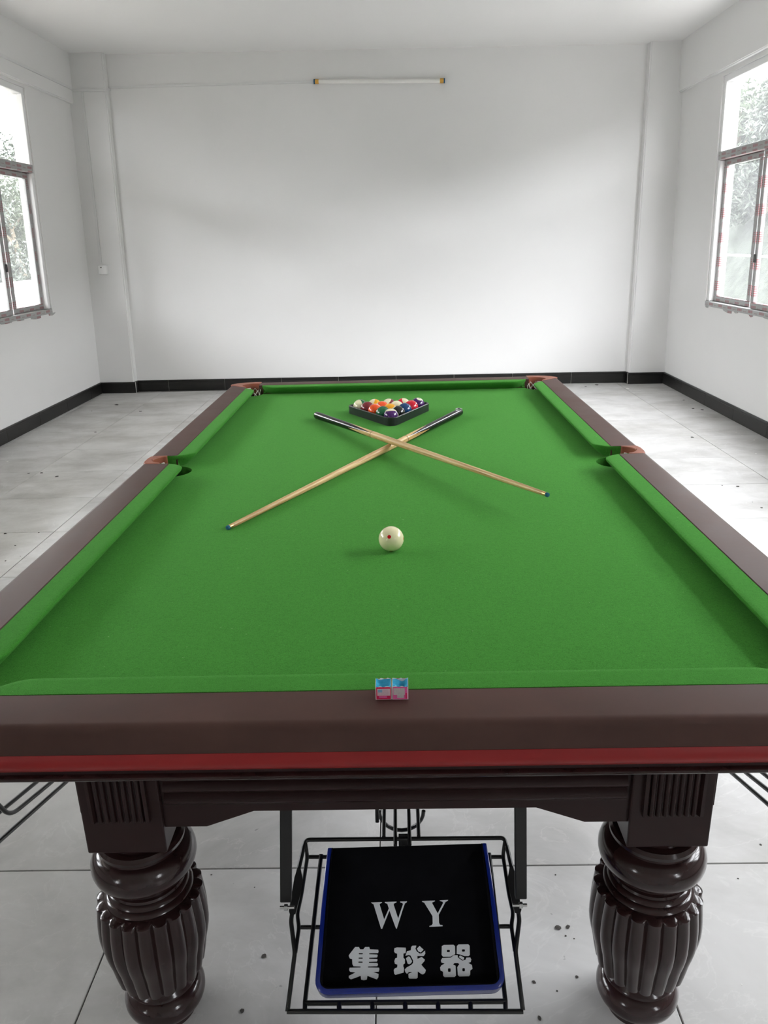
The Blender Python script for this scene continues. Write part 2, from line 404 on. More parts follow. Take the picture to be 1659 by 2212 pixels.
# black tile skirting: separate tiles with pale joints
def skirting(name, A, B, first=0.0, n_out=(0, 1), h=0.114, tl=0.6):
    """tiles along the floor line from A to B (2-D), standing out along n_out"""
    A, B = Vector(A), Vector(B); L = (B-A).length; u = (B-A).normalized(); n = Vector(n_out)
    n = (n-u*n.dot(u)).normalized()
    root = struct_empty(name, (A.x, A.y, 0))
    cuts = [0.0]; s = first if first > 0 else tl
    while s < L-0.02: cuts.append(s); s += tl
    cuts.append(L)
    prof = [(0.0, 0.0), (0.013, 0.0), (0.013, h-0.022), (0.0165, h-0.018), (0.0165, h-0.006), (0.012, h), (0.0, h)]
    for a, b in zip(cuts, cuts[1:]):
        fr = lambda s_: (lambda d, z: tuple(Vector((A.x, A.y)) + u*s_ + n*d) + (z,))
        new_obj('skirting_tile', sweep_bm(prof, [fr(a+0.0015), fr(b-0.0015)]), 'black_tile', root)
    bm = bmesh.new(); fr = lambda s_: (lambda d, z: tuple(Vector((A.x, A.y)) + u*s_ + n*d) + (z,))
    o = new_obj('joint_filler', sweep_bm([(0, 0), (0.010, 0), (0.010, h-0.003), (0, h-0.003)], [fr(0), fr(L)]), 'white_grout', root)
skirting('baseboard_left', (XL(0.05), Y0), (XL(0.05), 7.062), 0.35, (1, 0))
skirting('baseboard_right', (XR(0.05), Y0), (XR(0.05), 6.878), 0.55, (-1, 0))
skirting('baseboard_pilaster_left', (XL(0.05)+0.016, 7.06), (-2.718, 7.045), 0, (0, -1))
skirting('baseboard_pilaster_right', (2.35, 6.89), (XR(0.05)-0.016, 6.876), 0, (0, -1))
skirting('baseboard_back', (-2.725, YB(-2.72)), (2.355, YB(2.35)), 0.33, (0, -1))
skirting('baseboard_back_return', (-2.7325, 7.045), (-2.7325, YB(-2.73)-0.017), 0, (1, 0))
skirting('baseboard_back_return_right', (2.364, 6.89), (2.364, YB(2.36)-0.017), 0, (-1, 0))

# ------------------------------------------------------------------ windows
def make_window(idx, MAP, y0, y1, zb, zt, ztr, far_sash):
    """y1 = end next to the far wall. Frame of film-wrapped aluminium, four sliding sashes, two fixed lights above."""
    root = struct_empty('window_%d' % idx, MAP((-0.05, (y0+y1)/2, zb)))
    fw, d0, d1 = 0.048, -0.085, -0.012
    def part(name, lo, hi, mat, par=root, bev=0.003):
        bm = bmesh.new(); add_box(bm, lo, hi)
        if bev: bmesh.ops.bevel(bm, geom=list(bm.edges), offset=bev, segments=1, affect='EDGES')
        for v in bm.verts: v.co = Vector(MAP(tuple(v.co)))
        return new_obj(name, bm, mat, par)
    part('frame_head', (d0, y0, zt-fw), (d1, y1, zt), 'alu_white')
    part('frame_sill', (d0, y0, zb), (d1+0.016, y1, zb+0.040), 'film_along')
    part('transom', (d0, y0+fw*0.6, ztr), (d1+0.012, y1-fw*0.6, ztr+0.062), 'film_along')
    for a, b in ((y0, y0+fw), (y1-fw, y1)):
        part('frame_jamb', (d0, a, zb+0.041), (d1, b, ztr-0.001), 'alu_white')
        part('frame_jamb', (d0, a, ztr+0.063), (d1, b, zt-fw-0.001), 'alu_white')
    if y1-y0 > 1.5: part('upper_mullion', (d0+0.01, (y0+y1)/2-0.03, ztr+0.063), (d1-0.005, (y0+y1)/2+0.03, zt-fw-0.001), 'alu_white')
    for a, b in ((y0+fw, (y0+y1)/2-0.03), ((y0+y1)/2+0.03, y1-fw)):
        part('pane', (-0.05, a-0.004, ztr+0.058), (-0.045, b+0.004, zt-fw+0.004), 'dusty_glass', bev=0)
    # four sashes
    ya, yb = y0+fw, y1-fw; f1 = far_sash
    spans = [(f1, yb+0.01, 1), (2*f1-yb-0.02, f1-0.085, 0), (ya+0.62-0.02, 2*f1-yb+0.05, 0), (ya-0.01, ya+0.66, 1)]
    if y1-y0 < 1.5: spans = [(ya-0.01, (ya+yb)/2+0.03, 0), ((ya+yb)/2-0.03, yb+0.01, 1)]
    for a, b, outer in spans:
        o0, o1 = (-0.078, -0.050) if outer else (-0.046, -0.016)
        z0, z1 = zb+0.042, ztr-0.002; sw = 0.062 if outer else 0.052
        s = part('sash_rail', (o0, a, z0), (o1, b, z0+0.045), 'film_along')
        part('sash_rail', (o0, a, z1-0.045), (o1, b, z1), 'film_along')
        part('sash_stile', (o0, a, z0+0.046), (o1, a+sw, z1-0.046), 'film_up')
        part('sash_stile', (o0, b-sw, z0+0.046), (o1, b, z1-0.046), 'film_up')
        part('pane', ((o0+o1)/2-0.0025, a+sw-0.004, z0+0.041), ((o0+o1)/2+0.0025, b-sw+0.004, z1-0.041), 'dusty_glass', bev=0)
        if not outer: part('latch', (o1, a+0.012 if a > (y0+y1)/2 else b-0.03, (zb+ztr)/2-0.20), (o1+0.012, a+0.03 if a > (y0+y1)/2 else b-0.012, (zb+ztr)/2-0.14), 'black_steel')
    # torn protective film hanging over the plaster under the sill
    rn = random.Random(idx); y = y0+0.03
    while y < y1+0.04:
        wd = rn.uniform(0.05, 0.22); h = rn.uniform(0.006, 0.034)
        poly = [(y, zb+0.004), (y+wd, zb+0.004), (y+wd*rn.uniform(.8, 1), zb-h*rn.uniform(.3, 1)), (y+wd*0.5, zb-h), (y+wd*0.05, zb-h*rn.uniform(.2, 1))]
        bm = bmesh.new(); add_prism(bm, [(a, b) for a, b in poly], 0.0, 0.0012, lambda c: MAP((c[2]+0.0006, c[0], c[1])))
        new_obj('film_scrap', bm, 'film_along', root); y += wd+rn.uniform(0.02, 0.35)
    return root
n = 1
for i, (a, b) in enumerate(RW['y']): make_window(n, MR, a, b, RW['z'][0], RW['z'][1], 1.985, b-0.76); n += 1
for i, (a, b) in enumerate(LW['y']): make_window(n, ML, a, b, LW['z'][0], LW['z'][1], 2.055, b-0.62); n += 1
# daylight portals: tell the renderer where the sky comes in (they give no light of their own)
for MAP, W, sgn in ((ML, LW, 1), (MR, RW, -1)):
    for a, b in W['y']:
        ld = bpy.data.lights.new('window_portal', 'AREA'); ld.shape = 'RECTANGLE'; zb, zt = W['z']
        ld.size = b-a; ld.size_y = zt-zb; ld.cycles.is_portal = True
        o = bpy.data.objects.new('window_portal', ld); COL.objects.link(o)
        o.location = MAP((-0.12, (a+b)/2, (zb+zt)/2)); o.rotation_euler = (PI/2, 0, -sgn*PI/2)

# ------------------------------------------------------------------ outside
# left: open gallery with a white parapet, columns and a roof slab; trees beyond.  right: trees on a bank.
par = tag(new_obj('parapet_wall', box_bm((-5.15, -8, -0.35), (-5.0, 14, 1.05), bevel=0.01), 'exterior_white'), 'low white rendered parapet running past the window beside the socket', 'wall')
tag(new_obj('gallery_roof', box_bm((-5.25, -8, 3.12), (-3.22, 14, 3.3), bevel=0.01), 'exterior_cream'), 'pale concrete roof slab over the outdoor gallery', 'roof')
struct(new_obj('ground_gallery', box_bm((-5.0, -8, -0.36), (-3.26, 14, -0.03)), 'concrete_pale'))  # unseen gallery floor, added in pale concrete to reflect light into the room
tag(new_obj('eave_beam', box_bm((-5.25, -8, 2.96), (-5.06, 14, 3.118), bevel=0.01), 'exterior_cream'), 'pale eave beam along the edge of the outdoor gallery roof', 'beam')
for k, y in enumerate((11.6, 6.5, 1.4)):
    bm = box_bm((-5.25, y, -0.35), (-4.9, y+0.35, 2.958), bevel=0.008)
    tag(new_obj('gallery_column', bm, 'exterior_cream'), 'square cream column standing in the outdoor gallery behind the parapet', 'column', 'columns of the outdoor gallery')
def tree(label, x, y, h, r, nleaf, mat, seed, group, z0=-0.35):
    rn = random.Random(seed); root = thing('tree', label, 'tree', (x, y, z0), group=group)
    bm = bmesh.new(); add_tube(bm, [(x, y, z0-0.05), (x+0.1, y+0.05, z0+h*0.3), (x-0.05, y, z0+h*0.7)], [0.11, 0.09, 0.03], 8)
    for k in range(5):
        a = rn.uniform(0, 2*PI); s = z0+h*rn.uniform(0.3, 0.6)
        add_tube(bm, [(x, y, s), (x+r*0.6*math.cos(a), y+r*0.6*math.sin(a), s+h*0.2)], [0.04, 0.012], 5)
    new_obj('trunk', bm, 'bark', root)
    V, Fc = [], []
    blobs = [(rn.uniform(-1, 1)*r*0.6, rn.uniform(-1, 1)*r*0.6, h*rn.uniform(0.12, 0.9), r*rn.uniform(0.35, 0.6)) for _ in range(16)]
    for k in range(nleaf):
        bx, by, bz, br = rn.choice(blobs); d = Vector((rn.gauss(0, 1), rn.gauss(0, 1), rn.gauss(0, 1))).normalized()*br*rn.random()**0.4
        c = Vector((bx, by, bz))+d; q = Euler((rn.uniform(-1, 1), rn.uniform(-1, 1), rn.uniform(0, 2*PI))).to_matrix()
        l, wd = rn.uniform(0.05, 0.11), rn.uniform(0.018, 0.035); b = len(V)
        for pnt in ((-l, 0, 0), (0, -wd, 0.008), (l, 0, -0.01), (0, wd, 0.008)): V.append(tuple(c+q@Vector(pnt)))
        Fc.append((b, b+1, b+2, b+3))
    me = bpy.data.meshes.new('foliage'); me.from_pydata(V, [], Fc); me.materials.append(MATS[mat])
    o = bpy.data.objects.new('foliage', me); COL.objects.link(o); o.parent = root
    return root
def bank_z(x): return -0.35 if x < 5.4 else (-0.35+(x-5.4)*1.55 if x < 8.6 else 4.61+(x-8.6)*0.35)
bm = bmesh.new(); gx = [5.2, 5.4, 6.0, 6.6, 7.2, 7.8, 8.4, 8.6, 10, 14, 20]; gy = [-14+1.2*k for k in range(38)]; rnb = random.Random(3)
GV = [[bm.verts.new((x+rnb.uniform(-.12, .12), y, -0.35+(bank_z(x)+0.35)*(0.76+0.24*min(1, max(0, (y-6)/4)))+(rnb.uniform(-.15, .15) if x > 5.5 else -0.02))) for y in gy] for x in gx]
for a in range(len(gx)-1):
    for b in range(len(gy)-1): bm.faces.new((GV[a][b], GV[a+1][b], GV[a+1][b+1], GV[a][b+1]))
struct(new_obj('ground_bank', bm, 'bank_cover', smooth=80))
struct(new_obj('ground_bounce_strip', box_bm((3.0, -12, -0.36), (5.2, 24, -0.33)), 'concrete_pale'))  # unseen pale strip, added to bounce daylight up to the ceiling
for k, (y, mt, lab) in enumerate(((10.4, 'leaf_dark', 'dark green bush on the bank behind the pale pipe'), (12.3, 'leaf_light', 'light green bush on the bank seen through the taped window'), (14.2, 'leaf_dark', 'dark bush on the bank seen through the taped window'), (16.1, 'leaf_light', 'pale leafy bush on the bank beside the dark one'), (18.0, 'leaf_dark', 'dense dark bush at the far end of the bank'), (19.9, 'leaf_light', 'last light green bush along the bank'))):
    x = 6.75+0.15*(k % 2); tree(lab, x, y, 2.35, 0.80, 10000, mt, 10+k, None, bank_z(x)-0.15)
bm = bmesh.new(); GV = [[bm.verts.new((x+rnb.uniform(-.3, .3), y, z+rnb.uniform(-.15, .15))) for y in [-16+2*k for k in range(24)]] for x, z in ((-10.8, -0.5), (-11.6, 1.6), (-12.6, 3.1), (-15, 4.2), (-20, 5.2))]
for a in range(4):
    for b in range(23): bm.faces.new((GV[a][b], GV[a+1][b], GV[a+1][b+1], GV[a][b+1]))
struct(new_obj('ground_hill_sky_block', bm, 'bank_cover', smooth=80))  # hill added behind the trees to cut low-angle sky light
for k, (x, y, h, r, mt, lab) in enumerate(((-9.0, 16.2, 3.5, 1.35, 'leaf_dark', 'dark grey-green tree beyond the white parapet'), (-9.4, 19.2, 4.0, 1.4, 'leaf_light', 'pale tree beyond the parapet, next to the dark one'), (-9.6, 22.4, 4.8, 1.5, 'leaf_dark', 'distant dark tree beyond the far end of parapet'), (-9.2, 12.8, 2.3, 1.4, 'leaf_light', 'lower pale tree beyond the parapet'))):
    tree(lab, x, y, h, r, 9000, mt, 40+k, None)
tag(new_obj('outdoor_pipe', tube_bm([(3.9, -6, 1.18), (3.9, 16, 1.18)], 0.012, 8), 'pipe_pale'), 'thin pale horizontal pipe outside the window in front of leaves', 'pipe')

# ------------------------------------------------------------------ wall fittings
def wall_y(x): return YB(x)
a = Vector((-0.700, wall_y(-0.7), 2.845)); b = Vector((0.510, wall_y(0.51), 2.812))
lamp = thing('tube_light', 'slim white tube light with orange and blue end caps on far wall', 'lamp', ((a+b)/2))
u = (b-a).normalized(); off = Vector((0, -0.025, 0))
def rod(p, q, r, n=16): return tube_bm([p, q], r, n)
new_obj('tube', rod(a+off+u*0.045, b+off-u*0.045, 0.0185), 'tube_white', lamp, smooth=40)
for s in (0.12, 0.5, 0.88):
    c = a+(b-a)*s; new_obj('mounting_clip', box_bm((c.x-0.012, c.y-0.012, c.z-0.010), (c.x+0.012, c.y, c.z+0.010)), 'white_plastic', lamp)
for p, sg in ((a, 1), (b, -1)):
    new_obj('end_sleeve', rod(p+off+u*sg*0.012, p+off+u*sg*0.046, 0.0205), 'tube_orange', lamp, smooth=40)
    new_obj('end_cap', rod(p+off, p+off+u*sg*0.0125, 0.0215), 'tube_blue', lamp, smooth=40)

def seg(p, q, wdir, wid, dep, ddir):
    """rectangular strip from p to q, wid across wdir, standing dep out along ddir"""
    p, q, wdir, ddir = Vector(p), Vector(q), Vector(wdir), Vector(ddir); bm = bmesh.new(); vs = []
    for e in (p, q):
        for s, d in ((-1, 0), (1, 0), (1, 1), (-1, 1)): vs.append(bm.verts.new(e+wdir*wid/2*s+ddir*dep*d))
    for k in range(4): bm.faces.new((vs[k], vs[(k+1) % 4], vs[4+(k+1) % 4], vs[4+k]))
    bm.faces.new(vs[:4][::-1]); bm.faces.new(vs[4:]); return bm
zt_ = 2.848
tr = thing('cable_trunking', 'narrow white cable trunking along the beam above the gallery window', 'trunking', (XL(zt_)+0.035, 7.0, zt_))
new_obj('strip', seg((XL(zt_)+0.035, Y0+0.1, zt_), (XL(zt_)+0.035, 7.03, zt_), (0, 0, 1), 0.022, 0.012, (1, 0, 0)), 'trunking_plastic', tr)
tr = thing('cable_trunking', 'short white trunking across the top of the corner pilaster', 'trunking', (-2.8, 7.046, 2.83))
new_obj('strip', seg((XL(zt_)+0.035, 7.050, 2.838), (-2.645, 7.046, 2.826), (0, 0, 1), 0.022, 0.012, (0, -1, 0)), 'trunking_plastic', tr)
new_obj('strip', seg((-2.640, 7.046, 2.835), (-2.640, YB(-2.64)-0.001, 2.850), (0, 0, 1), 0.022, 0.012, (1, 0, 0)), 'trunking_plastic', tr)
tr = thing('cable_trunking', 'thin white trunking along the far wall leading to tube light', 'trunking', (-1.67, YB(-1.67), 2.856))
new_obj('strip', seg((-2.64, YB(-2.64)-0.0005, 2.864), (-0.705, YB(-0.705)-0.0005, 2.848), (0, 0, 1), 0.018, 0.010, (0, -1, 0)), 'trunking_plastic', tr)
tr = thing('cable_trunking', 'vertical white trunking running down the pilaster to the socket', 'trunking', (-2.89, 7.05, 2.0))
new_obj('strip', seg((-2.866, 7.052, 2.826), (-2.912, 7.052, 1.293), (1, 0, 0), 0.022, 0.011, (0, -1, 0)), 'trunking_plastic', tr)
so = thing('wall_socket', 'square white socket outlet on the corner pilaster under vertical trunking', 'socket', (-2.892, 7.05, 1.236))
new_obj('back_box', box_bm((-2.935, 7.018, 1.193), (-2.849, 7.055, 1.279), bevel=0.006), 'white_plastic', so, smooth=40)
new_obj('face_plate', box_bm((-2.932, 7.011, 1.196), (-2.852, 7.0185, 1.276), bevel=0.003), 'white_plastic', so, smooth=40)
for dx in (-0.016, -0.006):
    new_obj('slot', box_bm((-2.892+dx-0.0025, 7.009, 1.256), (-2.892+dx+0.0025, 7.0115, 1.266)), 'debris_dark', so)

# ------------------------------------------------------------------ pool table
W2, LP = 0.635, 2.5586                     # half width and length between cushion noses
ZN, ZR = ZC+0.038, ZC+0.0385               # cushion nose, rail top
CW, RO = 0.050, 0.136                      # cushion width, nose to outer edge of rail top
PM = 1.290                                 # middle pocket
table = thing('pool_table', 'large pool table with green cloth and dark turned legs', 'pool table', (0, LP/2, 0))

# bed: slate under green cloth, round notches at the six pockets
def arc(cx, cy, r, a0, a1, n=10):
    return [(cx+r*math.cos(a0+(a1-a0)*k/n), cy+r*math.sin(a0+(a1-a0)*k/n)) for k in range(n+1)]
ex, ey = 0.690, 0.052
H = PI/2
poly = []
poly += arc(-ex+0.012, -ey+0.012, 0.062, H, 0, 8)                                       # near left corner
poly += arc(ex-0.012, -ey+0.012, 0.062, PI, H, 8)
poly += arc(ex, PM-0.004, 0.059, -H, -3*H, 14)
poly += arc(ex-0.012, LP+ey-0.012, 0.062, -H, -PI, 8)
poly += arc(-ex+0.012, LP+ey-0.012, 0.062, 0, -H, 8)
poly += arc(-ex, PM-0.004, 0.059, H, -H, 14)
fix = []
for (x, y) in poly: fix.append((x, y))
new_obj('bed_cloth', prism_bm(fix, ZC-0.045, ZC), 'green_cloth', table)

# cushions: rubber under cloth, jaws curving back into the pockets
def cushion(s0, s1, curve0, curve1, place):
    """runs along s; curve = list of (distance from the end, setback d) ; place(s, d, z)"""
    pts = []
    for ds, d in curve0: pts.append((s0+ds, d))
    n = 12
    a, b = pts[-1][0], s1-curve1[-1][0]
    for k in range(1, n): pts.append((a+(b-a)*k/n, 0.0))
    for ds, d in reversed(curve1): pts.append((s1-ds, d))
    bm = bmesh.new(); rings = []
    for s, d in pts:
        bk = max(CW, d+0.006)
        prof = [(d+0.032, ZC+0.001), (d+0.020, ZC+0.011), (d+0.0095, ZC+0.0205), (d+0.0028, ZC+0.0275), (d, ZN-0.0046), (d+0.0008, ZN-0.0014), (d+0.0028, ZN-0.0004), (min(d+0.012, bk-0.002), ZN+0.0003), (bk-0.001, ZR-0.0004), (bk, ZR-0.004), (bk, ZC+0.001)]
        if d > 0.028: prof[0] = (bk-0.004, ZC+0.001)
        rings.append([bm.verts.new(place(s, dd, z)) for dd, z in prof])
    for A, B in zip(rings, rings[1:]):
        for k in range(len(A)): bm.faces.new((A[k], A[(k+1) % len(A)], B[(k+1) % len(A)], B[k]))
    fs = [bm.faces.new(rings[0][::-1]), bm.faces.new(rings[-1])]; bm.normal_update(); bmesh.ops.triangulate(bm, faces=fs)
    return new_obj('cushion', bm, 'green_cloth', table, smooth=34)
corner = [(0.0, 0.086), (0.002, 0.070), (0.006, 0.055), (0.014, 0.042), (0.024, 0.030), (0.034, 0.0205), (0.044, 0.0130), (0.054, 0.0070), (0.064, 0.0030), (0.074, 0.0008), (0.086, 0.0)]
middle = [(0.0, 0.084), (0.001, 0.068), (0.003, 0.055), (0.007, 0.042), (0.013, 0.029), (0.020, 0.018), (0.027, 0.0100), (0.034, 0.0045), (0.042, 0.0012), (0.050, 0.0)]
cs = -W2+0.006
cushion(cs, -cs, corner, corner, lambda s, d, z: (s, -d, z))
cushion(cs, -cs, corner, corner, lambda s, d, z: (s, LP+d, z))
for sg in (-1, 1):
    cushion(0.006, PM-0.042, corner, middle, lambda s, d, z: (sg*(W2+d), s, z))
    cushion(PM+0.042, LP-0.006, middle, corner, lambda s, d, z: (sg*(W2+d), s, z))

# wooden rails between the pockets
def rail(name, frames, prof):
    return new_obj(name, sweep_bm(prof, frames), 'brown_rail', table, smooth=35)
def rail_prof():
    p = [(CW+0.0005, ZC-0.01), (CW+0.0005, ZR-0.002), (CW+0.002, ZR)]
    for k in range(0, 7):
        a = H*k/6; p.append((RO-0.014+0.014*math.sin(a)+0.001, ZR-0.013+0.013*math.cos(a)))
    p += [(RO+0.0035, ZC+0.012), (RO+0.0035, ZC-0.004), (RO-0.02, ZC-0.010)]
    return p
RP = rail_prof()
ends = lambda s0, s1, place: [(lambda d, z, s=s: place(s, d, z)) for s in (s0, s1)]
rail('end_rail', ends(-W2, W2, lambda s, d, z: (s, -d, z)), RP)
rail('end_rail', ends(-W2, W2, lambda s, d, z: (s, LP+d, z)), RP)
LG = 0.047
for sg in (-1, 1):
    # the corner ends of the side rails are cut on the skew, as the leather meets them
    def skew_near(d, z): return (sg*(W2+d), 0.004-(d-CW)*0.80, z)
    def skew_far(d, z): return (sg*(W2+d), LP-0.004+(d-CW)*0.80, z)
    rail('side_rail', [skew_near, lambda d, z: (sg*(W2+d), PM-LG, z)], RP)
    rail('side_rail', [lambda d, z: (sg*(W2+d), PM+LG, z), skew_far], RP)

# continuous band round the table under the rails: dark core, red trim, moulding
def loop_frames(out, rad=0.10, n=9):
    """rounded rectangle; returns frame functions (d measured outward from the nose rectangle)"""
    fr = []
    for cx, cy, a0 in ((W2+out-rad, LP+out-rad, 0), (-W2-out+rad, LP+out-rad, H), (-W2-out+rad, -out+rad, PI), (W2+out-rad, -out+rad, 3*H)):
        for k in range(n+1):
            a = a0+H*k/n; ca, sa = math.cos(a), math.sin(a)
            fr.append(lambda d, z, cx=cx, cy=cy, ca=ca, sa=sa: (cx+(d-out+rad)*ca, cy+(d-out+rad)*sa, z))
    return fr
def loop(name, prof, mat, sm=40):
    return new_obj(name, sweep_bm(prof, loop_frames(RO), closed=True), mat, table, smooth=sm)
loop('rail_core', [(0.070, ZC-0.055), (0.070, ZC-0.012), (0.128, ZC-0.0105), (0.128, ZC-0.055)], 'dark_satin_wood')
red = [(0.126, ZC-0.0045), (RO+0.0035, ZC-0.0045)] + [(RO+0.0035+0.0065*math.sin(PI*k/8)-0.0075*(k/8)**2, ZC-0.005-0.032*k/8) for k in range(1, 9)] + [(0.122, ZC-0.038)]
loop('red_trim', red, 'red_trim_vinyl')
mo = [(0.10, ZC-0.0385), (0.118, ZC-0.0385), (0.126, ZC-0.044)] + [(0.1275+0.0085*math.sin(PI*k/8), ZC-0.0445-0.0115*k/8) for k in range(0, 9)] + [(0.122, ZC-0.0600), (0.10, ZC-0.0600)]
loop('lower_moulding', mo, 'dark_gloss_wood')
new_obj('sub_frame', box_bm((-W2-0.098, -0.098, ZC-0.075), (W2+0.098, LP+0.098, ZC-0.0465), bevel=0.004), 'dark_satin_wood', table)

# leather pocket lips
def lip_mid(sg):
    pl = [(0.0800, -LG+0.0005), (RO-0.012, -LG+0.0005), (RO-0.004, -LG+0.008), (RO, -LG*0.4), (RO, LG*0.4), (RO-0.004, LG-0.008), (RO-0.012, LG-0.0005), (0.0800, LG-0.0005)]
    inner = arc(0.074, 0, 0.039, H*0.88, -H*0.88, 12)
    poly = [(sg*(W2+d), PM+y) for d, y in pl + [(x, y) for x, y in inner]]
    bm = prism_bm(poly, ZC-0.030, ZR+0.0012)
    o = new_obj('pocket_leather', bm, 'pocket_leather', table); bev(o); return o
def bev(o, wdt=0.004, seg=3):
    md = o.modifiers.new('bevel', 'BEVEL'); md.width = wdt; md.segments = seg; md.limit_method = 'ANGLE'; md.angle_limit = math.radians(50)
    o.data.shade_smooth(); o.data.set_sharp_from_angle(angle=math.radians(60))
for sg in (-1, 1): lip_mid(sg)
def lip_corner(sx, far):
    out = [(W2+CW+0.001, 0.0005), (W2+RO+0.001, 0.071)]
    out += [(W2+RO-0.002, 0.086), (0.750, 0.108), (0.722, 0.125), (0.690, 0.135), (0.660, 0.1375), (W2+0.0005, 0.1375)]
    inn = [(W2+0.0005, 0.089), (0.650, 0.0935), (0.672, 0.093), (0.693, 0.084), (0.708, 0.068), (0.713, 0.050), (0.706, 0.032), (0.695, 0.018)]
    poly = [(sx*x, (LP+v) if far else -v) for x, v in out+inn]
    o = new_obj('pocket_leather', prism_bm(poly, ZC-0.030, ZR+0.0015), 'pocket_leather', table); bev(o)
for sx in (-1, 1):
    for far in (0, 1): lip_corner(sx, far)

# pocket nets: knotted white cord bags, white ring under the lip
def net(cx, cy):
    bm = bmesh.new(); n = 9; lv = 6 if 0.5 < cy < 2 else 11; rt = 0.0013; zt0 = ZC-0.048 if 0.5 < cy < 2 else ZC+0.020
    def P(k, l):
        r = 0.040*(1-0.10*l/lv); a = 2*PI*(k+0.5*(l % 2))/n; return Vector((cx+r*math.cos(a), cy+r*math.sin(a), zt0-0.018*l))
    for l in range(lv):
        for k in range(n):
            add_tube(bm, [P(k, l), P(k, l+1)], rt, 5); add_tube(bm, [P(k, l), P(k-1 if l % 2 == 0 else k+1, l+1)], rt, 5)
    o = new_obj('pocket_net', bm, 'white_cord', table)
    a0 = math.atan2(cy-(PM if 0.5 < cy < 2 else (0.3 if cy < 0.5 else LP-0.3)), cx) if not 0.5 < cy < 2 else (0 if cx > 0 else PI)
    ring = [(cx+0.034*math.cos(a0+q), cy+0.034*math.sin(a0+q), ZC+0.020) for q in [-0.75+1.5*k/10 for k in range(11)]]
    new_obj('net_ring', tube_bm(ring, 0.0032, 6), 'white_plastic', o, smooth=60)
for x, y in [(sg*(W2+0.062), PM) for sg in (-1, 1)] + [(sx*0.668, yy) for sx in (-1, 1) for yy in (-0.046, LP+0.046)]: net(x, y)

# legs: square block with fluted panel over a turned, ribbed baluster
LEGX, LEGY, BH = 0.463, 0.090, 0.069
prof = [(0.058, 0.444), (0.060, 0.436), (0.060, 0.430), (0.072, 0.428), (0.077, 0.422), (0.077, 0.416), (0.072, 0.411), (0.074, 0.409)]
prof += [(0.064+0.030*math.cos(a), 0.377+0.033*math.sin(a)) for a in [H*0.92-k*(1.84*H)/11 for k in range(12)]]
prof += [(0.064, 0.341), (0.061, 0.336), (0.062, 0.331), (0.067, 0.329), (0.069, 0.325), (0.067, 0.321), (0.071, 0.319), (0.074, 0.314), (0.072, 0.309), (0.077, 0.307), (0.080, 0.302), (0.079, 0.298)]
i0 = len(prof)
barrel = [(0.091, 0.2965), (0.0965, 0.293)] + [(0.0965+0.0045*math.sin(PI*min(1, k/7)) - 0.032*max(0, (k-4)/10)**1.6, 0.286-0.0172*k) for k in range(0, 11)] + [(0.066, 0.110)]
prof += barrel; i1 = len(prof)
prof += [(0.058, 0.106), (0.056, 0.096), (0.058, 0.090), (0.064, 0.086), (0.066, 0.081)]
prof += [(0.050+0.027*math.cos(a), 0.046+0.030*math.sin(a)) for a in [H*0.85-k*(1.75*H)/9 for k in range(10)]]
prof += [(0.052, 0.012), (0.056, 0.008), (0.056, 0.0)]
NR = 20
def flute(th, i):
    if i0 <= i < i1:
        k = (1 if i > i0 else 0.5)*(0.5 if i == i1-1 else 1)
        return 1-0.085*k*(1-abs(math.sin(NR*th/2))**0.62)
    return 1.0
leg_bm = lathe_bm(prof[::-1], 160, lambda th, i: flute(th, len(prof)-1-i))
bmesh.ops.recalc_face_normals(leg_bm, faces=leg_bm.faces)
leg_me = bpy.data.meshes.new('leg'); leg_bm.to_mesh(leg_me); leg_bm.free(); leg_me.materials.append(MATS['dark_gloss_wood'])
leg_me.shade_smooth(); leg_me.set_sharp_from_angle(angle=math.radians(38))
blk = box_bm((-BH, -BH, 0.441), (BH, BH, ZC-0.076), bevel=0.003)
blk_me = bpy.data.meshes.new('leg_block'); blk.to_mesh(blk_me); blk.free(); blk_me.materials.append(MATS['dark_satin_wood'])
def panel_mesh():
    """raised panel with a frame and seven vertical reeds, facing -Y"""
    bm = bmesh.new(); pts = []
    hw = 0.050; pts += [(-hw, 0), (-hw, 0.009), (-hw+0.006, 0.010), (-hw+0.009, 0.004)]
    nr = 7; pw = (2*hw-0.018)/nr
    for k in range(nr):
        a = -hw+0.009+pw*k
        pts += [(a+pw*0.06, 0.0035)] + [(a+pw*(0.06+0.88*q/6), 0.0035+0.0055*math.sin(PI*q/6)**0.6) for q in range(1, 6)] + [(a+pw*0.94, 0.0035)]
    pts += [(hw-0.009, 0.004), (hw-0.006, 0.010), (hw, 0.009), (hw, 0)]
    add_prism(bm, pts, 0.512, ZC-0.079, lambda c: (c[0], -BH-c[1], c[2]))
    bmesh.ops.recalc_face_normals(bm, faces=bm.faces)
    me = bpy.data.meshes.new('fluted_panel'); bm.to_mesh(me); bm.free(); me.materials.append(MATS['dark_satin_wood']); return me
pan_me = panel_mesh()
def child(name, me, parent, loc=(0, 0, 0), rz=0.0):
    o = bpy.data.objects.new(name, me); COL.objects.link(o); o.parent = parent; o.location = loc; o.rotation_euler = (0, 0, rz); return o
for sx in (-1, 1):
    for yy, rz in ((LEGY, 0), (LP-LEGY, PI)):
        lg = child('leg', leg_me, table, (sx*LEGX, yy-LP/2, 0), rz)
        child('leg_block', blk_me, lg)
        child('fluted_panel', pan_me, lg)
        child('fluted_panel', pan_me, lg, rz=sx*H*(1 if rz == 0 else -1))

